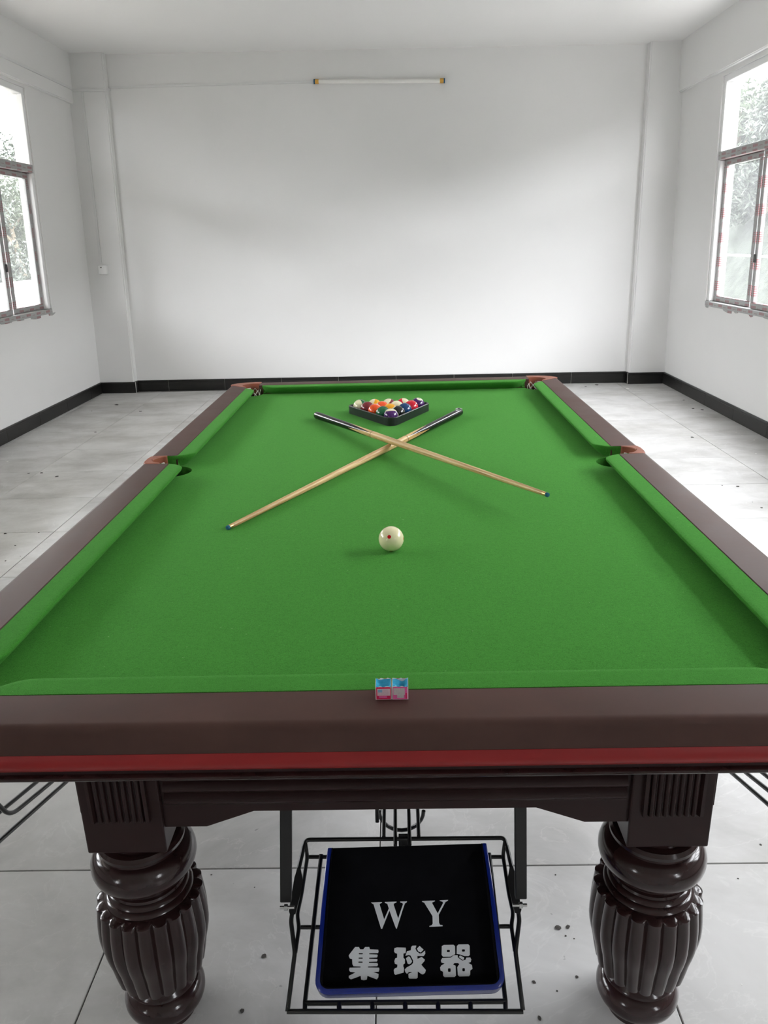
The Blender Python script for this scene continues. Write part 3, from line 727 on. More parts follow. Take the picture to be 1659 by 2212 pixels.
# aprons between the legs
def apron(place, half):
    """outline in (s, z), profile thickness 0.03; two rounded ridges on the outside"""
    zt, zb, zk = ZC-0.076, 0.520, 0.489
    pl = [(-half, zt), (half, zt), (half, zk), (half-0.072, zk), (half-0.155, zb), (-half+0.155, zb), (-half+0.072, zk), (-half, zk)]
    bm = bmesh.new(); add_prism(bm, pl, 0.0, 0.028, lambda c: place(c[0], c[2], c[1]))
    o = new_obj('apron', bm, 'dark_satin_wood', table)
    for zc_, r in ((0.571, 0.0115), (0.547, 0.0115)):
        pr = [(0.0, zc_-r)] + [(-0.008*math.sin(PI*k/8)-0.0005, zc_-r+2*r*k/8) for k in range(9)] + [(0.0, zc_+r)]
        new_obj('apron_ridge', sweep_bm(pr, [(lambda d, z, s=s: place(s, d, z)) for s in (-half+0.006, half-0.006)]), 'dark_satin_wood', o, smooth=40)
    return o
hx = LEGX-BH
apron(lambda s, d, z: (s, 0.030+d, z), hx)
apron(lambda s, d, z: (s, LP-0.030-d, z), hx)
hy = LP/2-LEGY-BH
for sg in (-1, 1): apron(lambda s, d, z: (sg*(LEGX+0.060-d), LP/2+s, z), hy)

# ball runners of black wire
def wire(name, pts, r, par, mat='black_paint', n=8): return new_obj(name, tube_bm(pts, r, n), mat, par, smooth=50)
def fillet(pts, rad=0.012, n=5):
    pts = [Vector(p) for p in pts]; out = [pts[0]]
    for a, b, c in zip(pts, pts[1:], pts[2:]):
        u, v = (a-b), (c-b); k = min(rad, u.length*0.45, v.length*0.45); p, q = b+u.normalized()*k, b+v.normalized()*k
        for i in range(n+1):
            t_ = i/n; out.append(p*(1-t_)**2+b*2*t_*(1-t_)+q*t_**2)
    return out+[pts[-1]]
for sx, yend in ((-1, 0.0), (1, 0.0), (-1, 1.0), (1, 1.0)):
    def pl(x, y, z): return (sx*x, y if yend == 0 else LP-y, z)
    z_at = lambda y: ZC-0.302-(y-0.05)*0.31
    run = [pl(0.735, -0.03, z_at(-0.03)+0.006), pl(0.735, 0.60, z_at(0.60)+0.006)]
    o = wire('ball_runner', run, 0.0042, table)
    wire('runner_wire', [pl(0.700, -0.06, z_at(-0.06)-0.018), pl(0.700, 0.60, z_at(0.60)-0.018)], 0.0042, o)
    wire('runner_wire', fillet([pl(0.700, 0.045, ZC-0.215), pl(0.706, 0.105, z_at(0.105)+0.006), pl(0.690, 0.60, z_at(0.60)+0.012)], 0.03), 0.0042, o)
    for dx_ in (-0.028, 0.028): wire('runner_hanger', [pl(0.700+dx_, 0.015, ZC-0.074), pl(0.700+dx_, 0.015, ZC-0.21)], 0.0035, o)
    for xx in (0.688, 0.735): wire('runner_hanger', [pl(xx, 0.585, ZC-0.074), pl(xx, 0.585, z_at(0.585)+0.008)], 0.0035, o)
    new_obj('runner_cup', tube_bm([pl(0.700, 0.015, ZC-0.20), pl(0.700, 0.015, ZC-0.235)], 0.030, 16), 'black_steel', o, smooth=40)
    wire('runner_wire', [pl(0.735, 0.60, z_at(0.60)+0.01), pl(0.70, 0.602, z_at(0.60)-0.022), pl(0.685, 0.60, z_at(0.60)+0.012)], 0.0042, o)

# ------------------------------------------------------------------ ball collector
# plane of the tray rim: slopes down towards the player
PT, PB = Vector((0, 0.157, ZC-0.440)), Vector((0, -0.053, ZC-0.557))
SL = (PT-PB).normalized(); NM = Vector((0, -SL.z, SL.y))
def on_tray(x, y, h=0.0): return on_plane(x, y, PT+NM*h, np.array(NM))
for sx in (-1, 1):
    pt_, pb_ = (617, 1125)[sx > 0], (617, 1126)[sx > 0]
    tp_, bt_ = ony(pt_, 1750, 0.062), ony(pb_, 1951 if sx < 0 else 1944, 0.062)
    sl_ = (tp_.x-bt_.x)/(tp_.z-bt_.z); zt_b = ZC-0.076
    bm = bmesh.new(); add_box(bm, (-0.0104, 0.062, bt_.z), (0.0104, 0.074, zt_b), lambda c: (bt_.x+c[0]+(c[2]-bt_.z)*sl_, c[1], c[2]))
    bmesh.ops.bevel(bm, geom=list(bm.edges), offset=0.0015, segments=1, affect='EDGES')
    new_obj('hanger_bar', bm, 'black_steel', table)
bk = thing('ball_basket', 'black wire basket frame hung under the end of pool table', 'basket', (0.01, 0.05, 0.24))
HW = -0.026                                    # wires lie below the rim plane
def wp(x, y, h=HW): return on_tray(x, y, h)
R1 = 0.0042
mir = lambda x, y: (1750.5-x, y-3)              # right-hand side of the basket in the picture
wire('top_bar', fillet([wp(655, 1832), wp(661, 1814), wp(1089, 1810), wp(1094, 1828)], 0.010), R1, bk)
for k in (0, 1):
    f = (lambda x, y, h=HW: wp(x, y, h)) if k == 0 else (lambda x, y, h=HW: wp(*mir(x, y), h))
    wire('side_wire', fillet([f(656, 1830), f(645, 1878), f(628.5, 1990), f(637, 2058), f(621, 2185)], 0.006), R1, bk)
    wire('inner_wire', fillet([f(660, 1822), f(664, 1851, -0.034), f(651, 1935, -0.036), f(642, 1975, -0.036), f(646, 2003, -0.034), f(638, 2058)], 0.008), R1*0.9, bk)
    wire('support_wire', [f(694, 1846, -0.036), f(659, 2164, -0.036), f(658.5, 2187)], R1, bk)
    # hinge plate and bolt
    pl = [(643, 1873), (650, 1878), (655, 1905), (648, 1935), (638, 1975), (627, 1978), (624, 1968), (631, 1925), (636, 1895)]
    bm = bmesh.new(); A = [bm.verts.new(f(x, y, -0.014)) for x, y in pl]; B = [bm.verts.new(f(x, y, -0.022)) for x, y in pl]
    for i in range(len(pl)): bm.faces.new((A[i], A[(i+1) % len(pl)], B[(i+1) % len(pl)], B[i]))
    bm.faces.new(A); bm.faces.new(B[::-1]); hp = new_obj('hinge_plate', bm, 'black_steel', bk)
    b0 = Vector((0.0105+(-1 if k == 0 else 1)*0.2225, 0.052, 0.286))
    dv = Vector((1 if k == 0 else -1, 0, 0))
    new_obj('bolt', tube_bm([b0+dv*-0.002, b0+dv*0.024], 0.0030, 10), 'silver_metal', hp, smooth=40)
    new_obj('nut', tube_bm([b0+dv*0.006, b0+dv*0.012], 0.0060, 6), 'silver_metal', hp)
wire('cross_wire', [wp(664, 1851, -0.040), wp(*mir(664, 1854), -0.040)], R1*0.9, bk)
wire('cross_wire', [wp(646, 2003, -0.040), wp(*mir(646, 2004), -0.040)], R1*0.9, bk)
wire('front_wire', [wp(659, 2167, -0.034), wp(1092, 2163, -0.034)], R1*1.05, bk)
wire('front_bar', [wp(620, 2185), wp(1130, 2185)], R1, bk)
for x in (732, 804, 875, 946, 1016): wire('stub_wire', [wp(x, 2165, -0.034), wp(x+1, 2186)], R1*1.05, bk)
# middle runner feeding the basket
rn_pts = lambda x, y0, y1: [ony(x, y0, 0.165), None]
ru = None
for x, yb_, Y in ((829, 1808, 0.172), (854, 1826, 0.165), (885, 1825, 0.165), (904.5, 1806, 0.172)):
    p = ony(x, yb_, Y); q = Vector((p.x, 1.70, p.z+0.11))
    o = wire('ball_runner', [p, q], R1*0.9, table)
cen = ony(867, 1752, 0.30)
wire('runner_hoop', [cen+Vector((0.047*math.cos(a), 0, 0.050*math.sin(a))) for a in [-PI*k/14 for k in range(15)]], R1, table)
wire('runner_peg', [ony(815, 1776, 0.26), ony(815, 1776, 0.26)+Vector((0, 0.04, 0.10))], R1, table)
tb = ony(872, 1815, 0.20)
pt_ = new_obj('runner_tab', box_bm((tb.x-0.010, 0.19, tb.z-0.028), (tb.x+0.010, 0.194, tb.z+0.022), bevel=0.001), 'black_steel', table)
new_obj('screw_head', tube_bm([(tb.x, 0.1895, tb.z-0.006), (tb.x, 0.186, tb.z-0.006)], 0.0055, 14), 'silver_metal', pt_)

# tray
tray = thing('ball_tray', 'blue plastic tray lined with black felt resting in wire basket', 'tray', PB)
TD = 0.030                                    # tray depth
cs_ = [on_tray(x, y) for x, y in ((706, 1834), (1059, 1819), (1087, 2134), (677, 2152))]
xl, xr = (cs_[0].x+cs_[3].x)/2, (cs_[1].x+cs_[2].x)/2
sT = ((on_tray(704, 1835, -TD)+on_tray(1060, 1820, -TD))/2-PB).dot(SL); sB = ((cs_[2]+cs_[3])/2-PB).dot(SL)
skew = (cs_[1]-cs_[0]).dot(SL)
def tp(x, s, h): return Vector(((xl+xr)/2+(x-(xl+xr)/2)*(1+0.030*(0.5-(s-sB)/(sT-sB))*2), 0, 0)) + Vector((0, PB.y, PB.z)) + SL*(s+skew*0.6*(x-(xl+xr)/2)/(xr-xl)) + NM*h
def u_path(inset, rad):
    a, b, c = xl+inset, xr-inset, sB+inset; r = max(rad-inset, 0.003)
    pts = [(a, sT-(sT-c-r)*k/8) for k in range(8)] + [(a+r-r*math.cos(t_), c+r-r*math.sin(t_)) for t_ in [H*k/6 for k in range(7)]] + [(b-r+r*math.sin(t_), c+r-r*math.cos(t_)) for t_ in [H*k/6 for k in range(7)]] + [(b, sT-(sT-c-r)*k/8) for k in range(7, -1, -1)]
    return pts
def wall_strip(path_o, path_i, h0, h1):
    bm = bmesh.new(); R = []; h1_ = h1
    for (xo, so_), (xi, si) in zip(path_o, path_i):
        k_ = min(1.0, max(0.0, (sT-so_)/0.11)); h1 = -TD+0.003+(h1_+TD-0.003)*math.sin(H*k_)**0.8
        R.append([bm.verts.new(tp(xo, so_, h0)), bm.verts.new(tp(xo, so_, h1-0.002)), bm.verts.new(tp(xo*0.7+xi*0.3, so_*0.7+si*0.3, h1)), bm.verts.new(tp(xi, si, h1)), bm.verts.new(tp(xi, si, h0))])
    for A, B in zip(R, R[1:]):
        for k in range(5): bm.faces.new((A[k], A[(k+1) % 5], B[(k+1) % 5], B[k]))
    bm.faces.new(R[0][::-1]); bm.faces.new(R[-1]); return bm
P0, P1, P2 = u_path(0.0, 0.022), u_path(0.0080, 0.023), u_path(0.0105, 0.023)
new_obj('tray_rim', wall_strip(P0, P1, -TD-0.004, 0.0), 'blue_plastic', tray, smooth=40)
bm = bmesh.new(); fl = [(x, s) for x, s in P0]
add_prism(bm, fl, -TD-0.0045, -TD-0.001, lambda c: tuple(tp(c[0], c[1], c[2]))); new_obj('tray_floor', bm, 'blue_plastic', tray)
felt = new_obj('felt_lining', wall_strip(P1, P2, -TD, -0.0012), 'black_felt', tray)
bm = bmesh.new(); add_prism(bm, [(x, s) for x, s in P1], -TD-0.001, -TD+0.001, lambda c: tuple(tp(c[0], c[1], c[2]))); new_obj('felt_lining', bm, 'black_felt', tray)
# white lettering printed on the felt
ZX = lambda x, y: (740+x/5.53, 1930+y/5.53)
GL = {
 'letter_w': [[(340,108),(470,104),(470,112),(443,125),(445,140),(497,310),(553,180),(535,125),(505,112),(505,102),(645,98),(643,108),(612,122),(612,140),(664,300),(722,130),(715,115),(690,108),(688,97),(770,95),(765,107),(745,120),(730,160),(648,420),(638,420),(560,205),(473,422),(460,422),(370,130),(345,115)]],
 'letter_y': [[(950,92),(1103,85),(1102,94),(1070,108),(1072,120),(1136,238),(1198,120),(1198,100),(1162,90),(1160,82),(1260,77),(1258,87),(1230,102),(1149,255),(1152,350),(1163,375),(1195,380),(1196,392),(1038,399),(1036,390),(1065,380),(1077,360),(1074,270),(975,110),(950,100)]],
 'character_gather': [[(150,640),(195,640),(210,668),(248,668),(270,640),(318,640),(328,668),(425,672),(430,690),(425,712),(318,716),(318,728),(415,731),(420,745),(412,765),(318,768),(318,780),(412,783),(418,795),(410,813),(315,816),(315,828),(415,831),(424,850),(415,869),(305,873),(303,885),(435,887),(440,905),(432,935),(365,940),(430,962),(428,1000),(410,1027),(297,985),(290,1028),(255,1038),(222,1030),(216,985),(100,1027),(75,1010),(75,985),(155,945),(90,935),(78,915),(85,888),(215,885),(215,873),(130,870),(117,845),(115,785),(85,775),(73,745),(85,725)]],
 'character_ball': [[(620,655),(650,645),(755,648),(758,670),(752,712),(727,718),(727,770),(745,785),(745,835),(725,850),(727,880),(735,890),(730,945),(632,973),(617,960),(612,915),(625,895),(652,885),(655,850),(625,840),(618,810),(630,775),(652,768),(652,720),(625,710),(615,690)],
   [(888,660),(920,628),(968,672),(935,705),(905,692)], [(757,775),(785,752),(803,757),(830,810),(820,833),(795,846),(777,838)],
   [(820,640),(835,625),(880,623),(878,640),(870,658),(885,692),(920,718),(945,716),(985,682),(988,720),(970,748),(893,748),(895,782),(945,760),(982,790),(980,805),(940,852),(995,915),(985,950),(960,968),(940,962),(898,932),(897,1005),(882,1018),(800,1018),(788,1005),(786,960),(825,945),(825,938),(790,940),(770,962),(750,940),(742,910),(765,885),(820,855),(842,832),(842,800),(812,742),(790,735),(750,745),(770,690),(815,680)]],
 'character_device': [[(1185,630),(1210,616),(1325,614),(1343,630),(1345,725),(1290,755),(1200,755),(1183,735)], [(1365,628),(1385,610),(1500,608),(1518,625),(1520,735),(1505,748),(1455,748),(1400,728),(1362,722)], [(1388,760),(1402,741),(1453,766),(1450,788),(1435,795)],
   [(1175,800),(1190,772),(1290,768),(1330,738),(1375,738),(1376,765),(1430,803),(1468,793),(1478,768),(1525,765),(1538,790),(1530,820),(1500,830),(1545,855),(1552,900),(1525,920),(1524,970),(1510,990),(1395,993),(1377,975),(1370,880),(1395,845),(1380,832),(1335,832),(1320,850),(1350,865),(1355,980),(1340,998),(1220,1000),(1202,985),(1200,935),(1170,920),(1165,885),(1180,860),(1220,838),(1180,825)]]}
HOLES = {'character_gather': [(193,716,244,729), (190,768,243,780), (188,815,241,828)], 'character_device': [(1246,676,1281,702), (1426,669,1461,696), (1259,896,1291,937), (1431,894,1461,931)]}
for nm, polys in GL.items():
    bm = bmesh.new()
    for pl in polys:
        A = [bm.verts.new(on_tray(*ZX(x, y), -TD+0.0013)) for x, y in pl]; B = [bm.verts.new(v.co+NM*0.0006) for v in A]
        for i in range(len(A)): bm.faces.new((A[i], A[(i+1) % len(A)], B[(i+1) % len(A)], B[i]))
        f1 = bm.faces.new(B); bm.normal_update(); bmesh.ops.triangulate(bm, faces=[f1], ngon_method='EAR_CLIP')
    nf = len(bm.faces)
    for x0, y0, x1, y1 in HOLES.get(nm, []):
        f1 = bm.faces.new([bm.verts.new(on_tray(*ZX(x, y), -TD+0.0013)+NM*0.0009) for x, y in ((x0+6, y0), (x1-6, y0), (x1, y0+5), (x1, y1-5), (x1-6, y1), (x0+6, y1), (x0, y1-5), (x0, y0+5))]); f1.material_index = 1
    new_obj(nm, bm, ['white_print', 'black_felt'], felt)

# ------------------------------------------------------------------ cues
def make_cue(label, tip, butt, rb=0.0148, rt=0.0055):
    tip, butt = Vector(tip), Vector(butt); L = (tip-butt).length; z = (tip-butt).normalized()
    root = thing('cue', label, 'cue', butt); root.rotation_mode = 'QUATERNION'
    root.rotation_quaternion = z.to_track_quat('Z', 'Y')
    R = lambda s: rt+(rb-rt)*(1-s/L)**0.85
    def part(name, prof, mat, n=24):
        return new_obj(name, lathe_bm(prof, n), mat, root, smooth=40, loc=(0, 0, 0))
    sj = 0.475
    part('butt', [(R(0)*0.80, 0.0), (R(0)*0.95, 0.002), (R(0), 0.006)] + [(R(s), s) for s in [sj*k/10 for k in range(1, 11)]], 'spliced_butt')
    part('joint_ring', [(R(sj)+0.0001, sj), (R(sj)+0.0001, sj+0.0025)], 'debris_dark')
    part('shaft', [(R(s), s) for s in [sj+0.0026+(L-0.020-sj-0.0026)*k/14 for k in range(15)]], 'ash_wood')
    part('ferrule', [(rt*1.02, L-0.0199), (rt*1.02, L-0.008)], 'brass')
    part('tip', [(rt*1.04, L-0.0079), (rt*1.04, L-0.003), (rt*0.85, L-0.001), (rt*0.4, L)], 'blue_tip')
    return root
cueA = make_cue('wooden cue lying flat, its silver-badged black butt under the other cue', (-0.4083, 0.7447, ZC+0.0060), (0.2660, 2.0165, ZC+0.0152))
cueB = make_cue('wooden cue laid across on top of the other cue', (0.3900, 0.8010, ZC+0.0560), (-0.3066, 2.0137, ZC+0.0152))
# silver badge set in the sloping cut at the lower cue's butt: parts of that cue
bm = bmesh.new(); ll = [(-0.010, -0.001), (0.010, -0.001), (0.0125, 0.008), (0.010, 0.026), (0.0, 0.040), (-0.010, 0.026), (-0.0125, 0.008)]
qi = cueA.rotation_quaternion.inverted(); upl = (qi @ Vector((0, 0, 1))); upl.z = 0; upl.normalize(); sdl = Vector((0, 0, 1)).cross(upl)
def bp(a, s, h): return sdl*a + upl*(0.0128+0.0022*s/0.04+h) + Vector((0, 0, s))
A = [bm.verts.new(bp(a, s, 0)) for a, s in ll]; B = [bm.verts.new(bp(a*0.97, s, 0.0018)) for a, s in ll]
for i in range(len(ll)): bm.faces.new((A[i], A[(i+1) % len(ll)], B[(i+1) % len(ll)], B[i]))
bm.faces.new(A[::-1]); bm.faces.new(B)
bd = new_obj('badge', bm, 'silver_metal', cueA, loc=(0, 0, 0)); bd['label'] = 'silver badge on the black butt'
ring = [bp(0.0045*math.cos(2*PI*k/14), 0.012+0.0045*math.sin(2*PI*k/14), 0.0021) for k in range(14)]
new_obj('badge_ring', tube_bm(ring, 0.0007, 5, True), 'black_steel', bd, loc=(0, 0, 0))

# ------------------------------------------------------------------ triangle rack and balls
BR = 0.0286
A0 = Vector((-0.0085, 1.905)); rotr = math.radians(2.6)       # apex ball, rack turned a little
RX = Vector((math.cos(rotr), math.sin(rotr))); RY = Vector((-math.sin(rotr), math.cos(rotr)))
def rk(x, y): return A0 + RX*x + RY*y
def ball_pos(row, col): return rk((col-row/2)*2*BR*1.03, row*2*BR*0.866*1.03)
def tri_outline(off, rad, n=7):
    c0, c1, c2 = Vector((0, 0)), Vector((-4*BR*1.03, 8*BR*0.866*1.03)), Vector((4*BR*1.03, 8*BR*0.866*1.03))
    pts = []
    for c, a0 in ((c0, -150), (c2, -30), (c1, 90)):
        for k in range(n+1):
            a = math.radians(a0+120*k/n); pts.append(c+Vector((math.cos(math.radians(a0+60)), math.sin(math.radians(a0+60))))*2*(BR*1.02-rad)+Vector((math.cos(a), math.sin(a)))*(rad+off))
    return pts
rack = thing('triangle_rack', 'black plastic triangle rack holding the pool balls on cloth', 'rack', (A0.x, A0.y+0.115, ZC))
oo, ii = tri_outline(0.0095, 0.018), tri_outline(0.001, 0.018); hR = 0.032
bm = bmesh.new(); prof = []
R = []
for o_, i_ in zip(oo, ii):
    po, pi_ = rk(o_.x, o_.y), rk(i_.x, i_.y)
    lp = lambda a, z: Vector((po.x+(pi_.x-po.x)*a, po.y+(pi_.y-po.y)*a, ZC+z))
    R.append([bm.verts.new(v) for v in (lp(0, 0.0005), lp(0, hR-0.002), lp(0.2, hR), lp(0.8, hR), lp(1, hR-0.002), lp(1, 0.0005))])
for k in range(len(R)):
    A, B = R[k], R[(k+1) % len(R)]
    for j in range(6): bm.faces.new((A[j], A[(j+1) % 6], B[(j+1) % 6], B[j]))
fr_ = new_obj('rack_frame', bm, 'black_rack', rack, smooth=35)
for cidx in (1, 2):                                            # little corner gussets at the far corners
    c = Vector((-4*BR*1.03, 8*BR*0.866*1.03)) if cidx == 1 else Vector((4*BR*1.03, 8*BR*0.866*1.03))
    d = Vector((math.cos(math.radians(150 if cidx == 1 else 30)), math.sin(math.radians(150 if cidx == 1 else 30))))
    q = rk(*(c+d*(BR+0.0065))); new_obj('corner_gusset', tube_bm([(q.x, q.y, ZC+0.001), (q.x, q.y, ZC+hR-0.0005)], 0.0045, 12), 'black_rack', rack, smooth=40)

CREAM = (0.80, 0.74, 0.50)
def ball_mat(name, col, stripe):
    t = NT(name); v = t.coord(); s = t.sep(v)
    c = col
    if stripe:
        band = t.math('LESS_THAN', t.math('ABSOLUTE', s[2]), BR*0.56); c = t.mix(band, CREAM, col)
    disc = t.math('GREATER_THAN', s[0], BR*0.895); c = t.mix(disc, c, (0.83, 0.79, 0.62))
    return t.set(c, 0.06, 0.55, coat=0.3)
def sphere_me(name):
    bm = bmesh.new(); bmesh.ops.create_uvsphere(bm, u_segments=48, v_segments=24, radius=BR)
    me = bpy.data.meshes.new(name); bm.to_mesh(me); bm.free(); me.shade_smooth(); return me
def number_mesh(txt, dx):
    cu = bpy.data.curves.new('txt', 'FONT'); cu.body = txt; cu.size = 0.0125; cu.align_x = 'CENTER'; cu.align_y = 'CENTER'
    o = bpy.data.objects.new('txt', cu); COL.objects.link(o); dg = bpy.context.evaluated_depsgraph_get()
    me = bpy.data.meshes.new_from_object(o.evaluated_get(dg)); bpy.data.objects.remove(o)
    for v in me.vertices: v.co = Vector((1, (v.co.x+dx)/BR, v.co.y/BR)).normalized()*(BR*1.003)
    me.materials.clear(); me.materials.append(MATS['black_steel']); return me
Rv, Uv, Tv = Vector((1, 0, 0)), Vector((0, 0.27, 0.963)), Vector((0, -0.963, 0.27))
def frame_from(n, a):
    n = n.normalized(); a = (a-n*a.dot(n)).normalized(); b = a.cross(n)
    Mx = Matrix((n, b, a)).transposed(); return Mx.to_quaternion()
def make_ball(num, cname, col, stripe, pos, n, a):
    if stripe: a = a.normalized(); n = n-a*n.dot(a)
    kind = 'striped' if stripe else 'solid'
    lab = '%s %s pool ball sitting in the black rack' % (kind, cname) if num else ''
    root = thing('pool_ball', lab, 'ball', (pos.x, pos.y, ZC+BR), group='numbered balls in the rack')
    root.rotation_mode = 'QUATERNION'; root.rotation_quaternion = frame_from(n, a)
    me = sphere_me('ball_body'); me.materials.append(ball_mat('ball_%s_%s' % (kind, cname.replace(' ', '_')), col, stripe)); child('ball_body', me, root)
    for k_, ch in enumerate(str(num)): child('digit', number_mesh(ch, (k_-(len(str(num))-1)/2)*0.0075), root)
    return root
Yl, Bl, Rd, Pu, Or, Gr, Mr, Bk = (0.80, 0.36, 0.012), (0.004, 0.045, 0.16), (0.62, 0.012, 0.035), (0.060, 0.010, 0.115), (0.82, 0.085, 0.012), (0.004, 0.105, 0.035), (0.17, 0.012, 0.022), (0.006, 0.006, 0.006)
hid = -Tv*0.8-Uv*0.6
rows = [[(12, 'purple', Pu, 1, Rv-Uv*0.15-Tv*0.05, Uv*0.98-Tv*0.10-Rv*0.03)],
        [(6, 'green', Gr, 0, -Rv*0.85-Uv*0.45+Tv*0.15, Uv), (8, 'black', Bk, 0, -Rv*0.62+Uv*0.75+Tv*0.1, Tv)],
        [(5, 'orange', Or, 0, Rv*0.45+Uv*0.85, Tv), (1, 'yellow', Yl, 0, hid, Uv), (2, 'blue', Bl, 0, -Rv*0.35-Uv*0.85+Tv*0.3, Tv)],
        [(7, 'maroon', Mr, 0, hid, Uv), (13, 'orange', Or, 1, -Rv*0.85+Uv*0.25+Tv*0.35, -Uv*0.7+Tv*0.7-Rv*0.2), (10, 'blue', Bl, 1, hid, Uv*0.85+Tv*0.45), (3, 'red', Rd, 0, hid, Uv)],
        [(14, 'green', Gr, 1, -Rv*0.3-Tv*0.5-Uv*0.5, Tv*0.72-Rv*0.62+Uv*0.25), (9, 'yellow', Yl, 1, hid, -Rv*0.8+Tv*0.35+Uv*0.5), (15, 'maroon', Mr, 1, hid-Rv*0.2, -Rv*0.6+Tv*0.40+Uv*0.7), (11, 'red', Rd, 1, hid, Rv*0.72+Tv*0.45+Uv*0.5), (4, 'purple', Pu, 0, Rv*0.28+Uv*0.80+Tv*0.45, Tv)]]
for r_, row in enumerate(rows):
    for c_, (num, cn, col, stp, n_, a_) in enumerate(row): make_ball(num, cn, col, stp, ball_pos(r_, c_), n_, a_)
# cue ball with red spots
t = NT('cue_ball'); s = t.sep(t.coord()); c = (0.84, 0.77, 0.48)
for k in range(3):
    d = t.math('GREATER_THAN', t.math('ABSOLUTE', s[k]), BR*0.9865); c = t.mix(d, c, (0.75, 0.008, 0.012))
t.set(c, 0.05, 0.55, coat=0.3)
cb = thing('cue_ball', 'cream cue ball with red spots alone on the green cloth', 'ball', (-0.00187, 0.5917, ZC+BR))
cb.rotation_mode = 'QUATERNION'
vw = (Vector(CAM)-cb.location).normalized(); rt_ = Vector((1, 0, 0)); up_ = vw.cross(rt_).normalized()*-1
if up_.z < 0: up_ = -up_
cb.rotation_quaternion = frame_from(vw*0.975+up_*0.16-rt_*0.15, up_)
me = sphere_me('ball_body'); me.materials.append(MATS['cue_ball']); child('ball_body', me, cb)

# ------------------------------------------------------------------ chalk cubes on the near rail
def make_chalk(label, cx, cy, s, rz, seed, labels):
    root = thing('chalk_cube', label, 'chalk', (cx, cy, ZR+0.0004), (0, 0, rz)); rn = random.Random(seed); h = s/2
    bm = bmesh.new(); N = 12                                       # worn blue chalk with a hollow on top
    G = [[None]*(N+1) for _ in range(N+1)]
    ox, oy = rn.uniform(-.15, .25), rn.uniform(-.1, .2)
    for i in range(N+1):
        for j in range(N+1):
            x, y = -h+s*i/N, -h+s*j/N; rr = math.hypot(x/h-ox, y/h-oy)
            dep = 0.0085*max(0, 1-rr**1.6*0.75); e = 0.0012*math.sin(9*i/N+seed)+0.0010*math.sin(13*j/N+seed*2)
            G[i][j] = bm.verts.new((x*0.985, y*0.985, s-0.0006-dep+e))
    for i in range(N):
        for j in range(N): bm.faces.new((G[i][j], G[i+1][j], G[i+1][j+1], G[i][j+1]))
    rim = [G[i][0] for i in range(N+1)]+[G[N][j] for j in range(1, N+1)]+[G[i][N] for i in range(N-1, -1, -1)]+[G[0][j] for j in range(N-1, 0, -1)]
    low = [bm.verts.new((v.co.x, v.co.y, 0.0004)) for v in rim]
    for k in range(len(rim)): bm.faces.new((rim[k], low[k], low[(k+1) % len(rim)], rim[(k+1) % len(rim)]))
    bm.faces.new(low)
    new_obj('chalk_body', bm, 'blue_chalk', root, smooth=50, loc=(0, 0, 0))
    bm = bmesh.new(); w0, w1 = h*0.99, h+0.0004                    # paper wrapper, four sides with a ragged top edge
    hts = []; M_ = 9
    for side in range(4):
        for k in range(M_):
            hts.append(s-0.0012+0.0010*math.sin(k*1.7+seed+side)+rn.uniform(-.0005, .0005))
    def cornerpt(q, k, w):
        u_ = -1+2*k/M_; return [(u_*w, -w), (w, u_*w), (-u_*w, w), (-w, -u_*w)][q]
    top_o, top_i, bo, bi = [], [], [], []
    for q in range(4):
        for k in range(M_):
            z = hts[q*M_+k]; xo = cornerpt(q, k, w1); xi = cornerpt(q, k, w0)
            top_o.append(bm.verts.new((*xo, z))); bo.append(bm.verts.new((*xo, 0.0))); top_i.append(bm.verts.new((*xi, z))); bi.append(bm.verts.new((*xi, 0.0)))
    n_ = len(bo)
    for k in range(n_):
        j = (k+1) % n_
        bm.faces.new((bo[k], bo[j], top_o[j], top_o[k])); bm.faces.new((top_o[k], top_o[j], top_i[j], top_i[k])); bm.faces.new((top_i[k], top_i[j], bi[j], bi[k])); bm.faces.new((bi[k], bi[j], bo[j], bo[k]))
    wr = new_obj('wrapper', bm, 'white_paper', root, loc=(0, 0, 0))
    for q in range(4):
        for lay, (x0, z0, x1, z1, mt) in enumerate(labels if q == 0 else labels[:1]):
            bm = bmesh.new(); d = w1+0.00012*(lay+1)
            pts = [(x0, z0), (x1, z0), (x1, z1), (x0, z1)]; c_, s_ = math.cos(q*H), math.sin(q*H)
            A = []
            for dd in (w1, d):
                A.append([bm.verts.new(((-h+x*s)*c_+dd*s_, (-h+x*s)*s_-dd*c_, z*s)) for x, z in pts])
            bm.faces.new(A[1]); 
            for k in range(4): bm.faces.new((A[0][k], A[0][(k+1) % 4], A[1][(k+1) % 4], A[1][k]))
            new_obj('printed_label', bm, mt, wr, loc=(0, 0, 0))
cy_ = -0.0665
make_chalk('blue chalk cube whose wrapper bears a small blue patch, on rail', -0.0095, cy_, 0.0222, 0.010, 3, [(0.025, 0.025, 0.975, 0.93, 'pink_paper'), (0.10, 0.30, 0.92, 0.80, 'white_paper'), (0.125, 0.325, 0.895, 0.775, 'pale_label'), (0.14, 0.55, 0.42, 0.77, 'blue_label'), (0.2, 0.14, 0.72, 0.27, 'pink_wash')])
make_chalk('blue chalk cube with plain grey label and deep hollow, on rail', 0.0147, cy_-0.0003, 0.0222, -0.012, 5, [(0.025, 0.025, 0.965, 0.94, 'pink_wash'), (0.06, 0.36, 0.80, 0.84, 'grey_label'), (0.30, 0.12, 0.74, 0.36, 'grey_label'), (0.84, 0.08, 0.93, 0.5, 'pink_paper')])

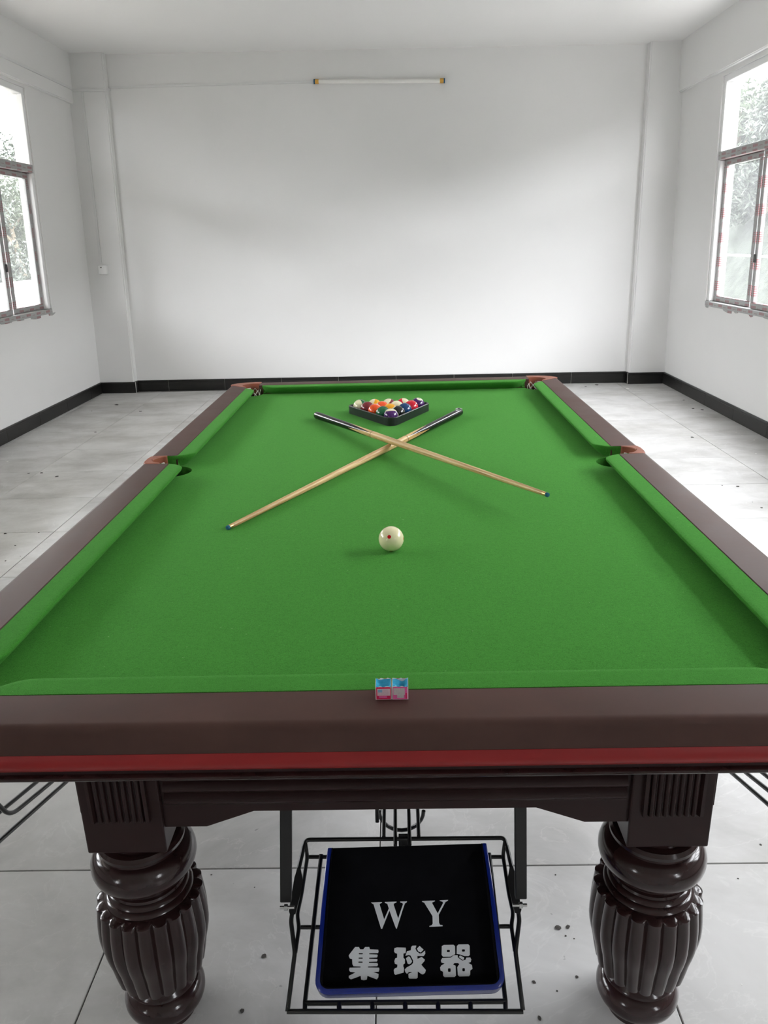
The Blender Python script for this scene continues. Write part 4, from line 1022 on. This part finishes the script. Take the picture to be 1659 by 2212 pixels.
# ------------------------------------------------------------------ crumbs on the floor
def crumb(px, py, s, mat, seed):
    p = onz(px, py, 0.0); s = s*np.dot(np.array(p)-CAM, FW)/F_PX*0.5; rn = random.Random(seed); bm = bmesh.new(); bmesh.ops.create_icosphere(bm, subdivisions=1, radius=1.0)
    for v in bm.verts: v.co = Vector((v.co.x*s*rn.uniform(.6, 1.3), v.co.y*s*rn.uniform(.6, 1.3), (v.co.z+0.85)*s*0.20*rn.uniform(.6, 1.1)))
    zmin = min(v.co.z for v in bm.verts)
    for v in bm.verts: v.co.z -= zmin
    o = new_obj('debris_crumb', bm, MATS and mat, None, loc=(p.x, p.y, 0.0003)); o.rotation_euler = (0, 0, rn.uniform(0, 6))
    where = 'under the table end near the ball tray' if py > 1750 else ('between the table and the gallery wall' if px < 800 else 'between the table and the taped windows')
    wn = 'white plaster chip' if mat == 'debris_white' else 'dark crumb of dirt'
    tag(o, 'tiny %s on the floor %s' % (wn, where), 'debris', '%s %s' % ('white plaster chips' if mat == 'debris_white' else 'dark crumbs of dirt', where))
dark = [(252, 875, 9), (304, 889, 8), (206, 934, 7), (62, 1023, 6), (90, 1022, 7), (122, 1030, 9), (11, 1153, 8), (33, 1179, 5), (12, 1212, 5), (84, 1151, 4), (44, 1202, 3), (198, 888, 4), (1265, 835, 6), (1289, 832, 9), (1477, 865, 6), (1497, 883, 6), (1517, 886, 8), (1495, 945, 8), (1645, 1097, 6), (1560, 1049, 4), (1594, 1051, 8), (1625, 1085, 3), (1206, 2005, 14), (1226, 2003, 12), (570, 2066, 12), (523, 2184, 12), (1153, 2122, 10), (1165, 2200, 12), (1200, 1890, 4), (1246, 2111, 8), (1643, 1825, 6), (1594, 1898, 4), (457, 1890, 5), (550, 1917, 4), (1222, 2022, 5), (1240, 2028, 4), (1203, 2141, 5), (217, 1993, 5)]
for k, (x, y, s) in enumerate(dark): crumb(x, y, s, 'debris_dark', k)
for k, (x, y, s) in enumerate([(1356, 840, 9), (1604, 942, 6), (1633, 980, 4), (1590, 935, 3), (1602, 2127, 4), (16, 998, 6), (1629, 951, 5)]): crumb(x, y, s, 'debris_white', 100+k)
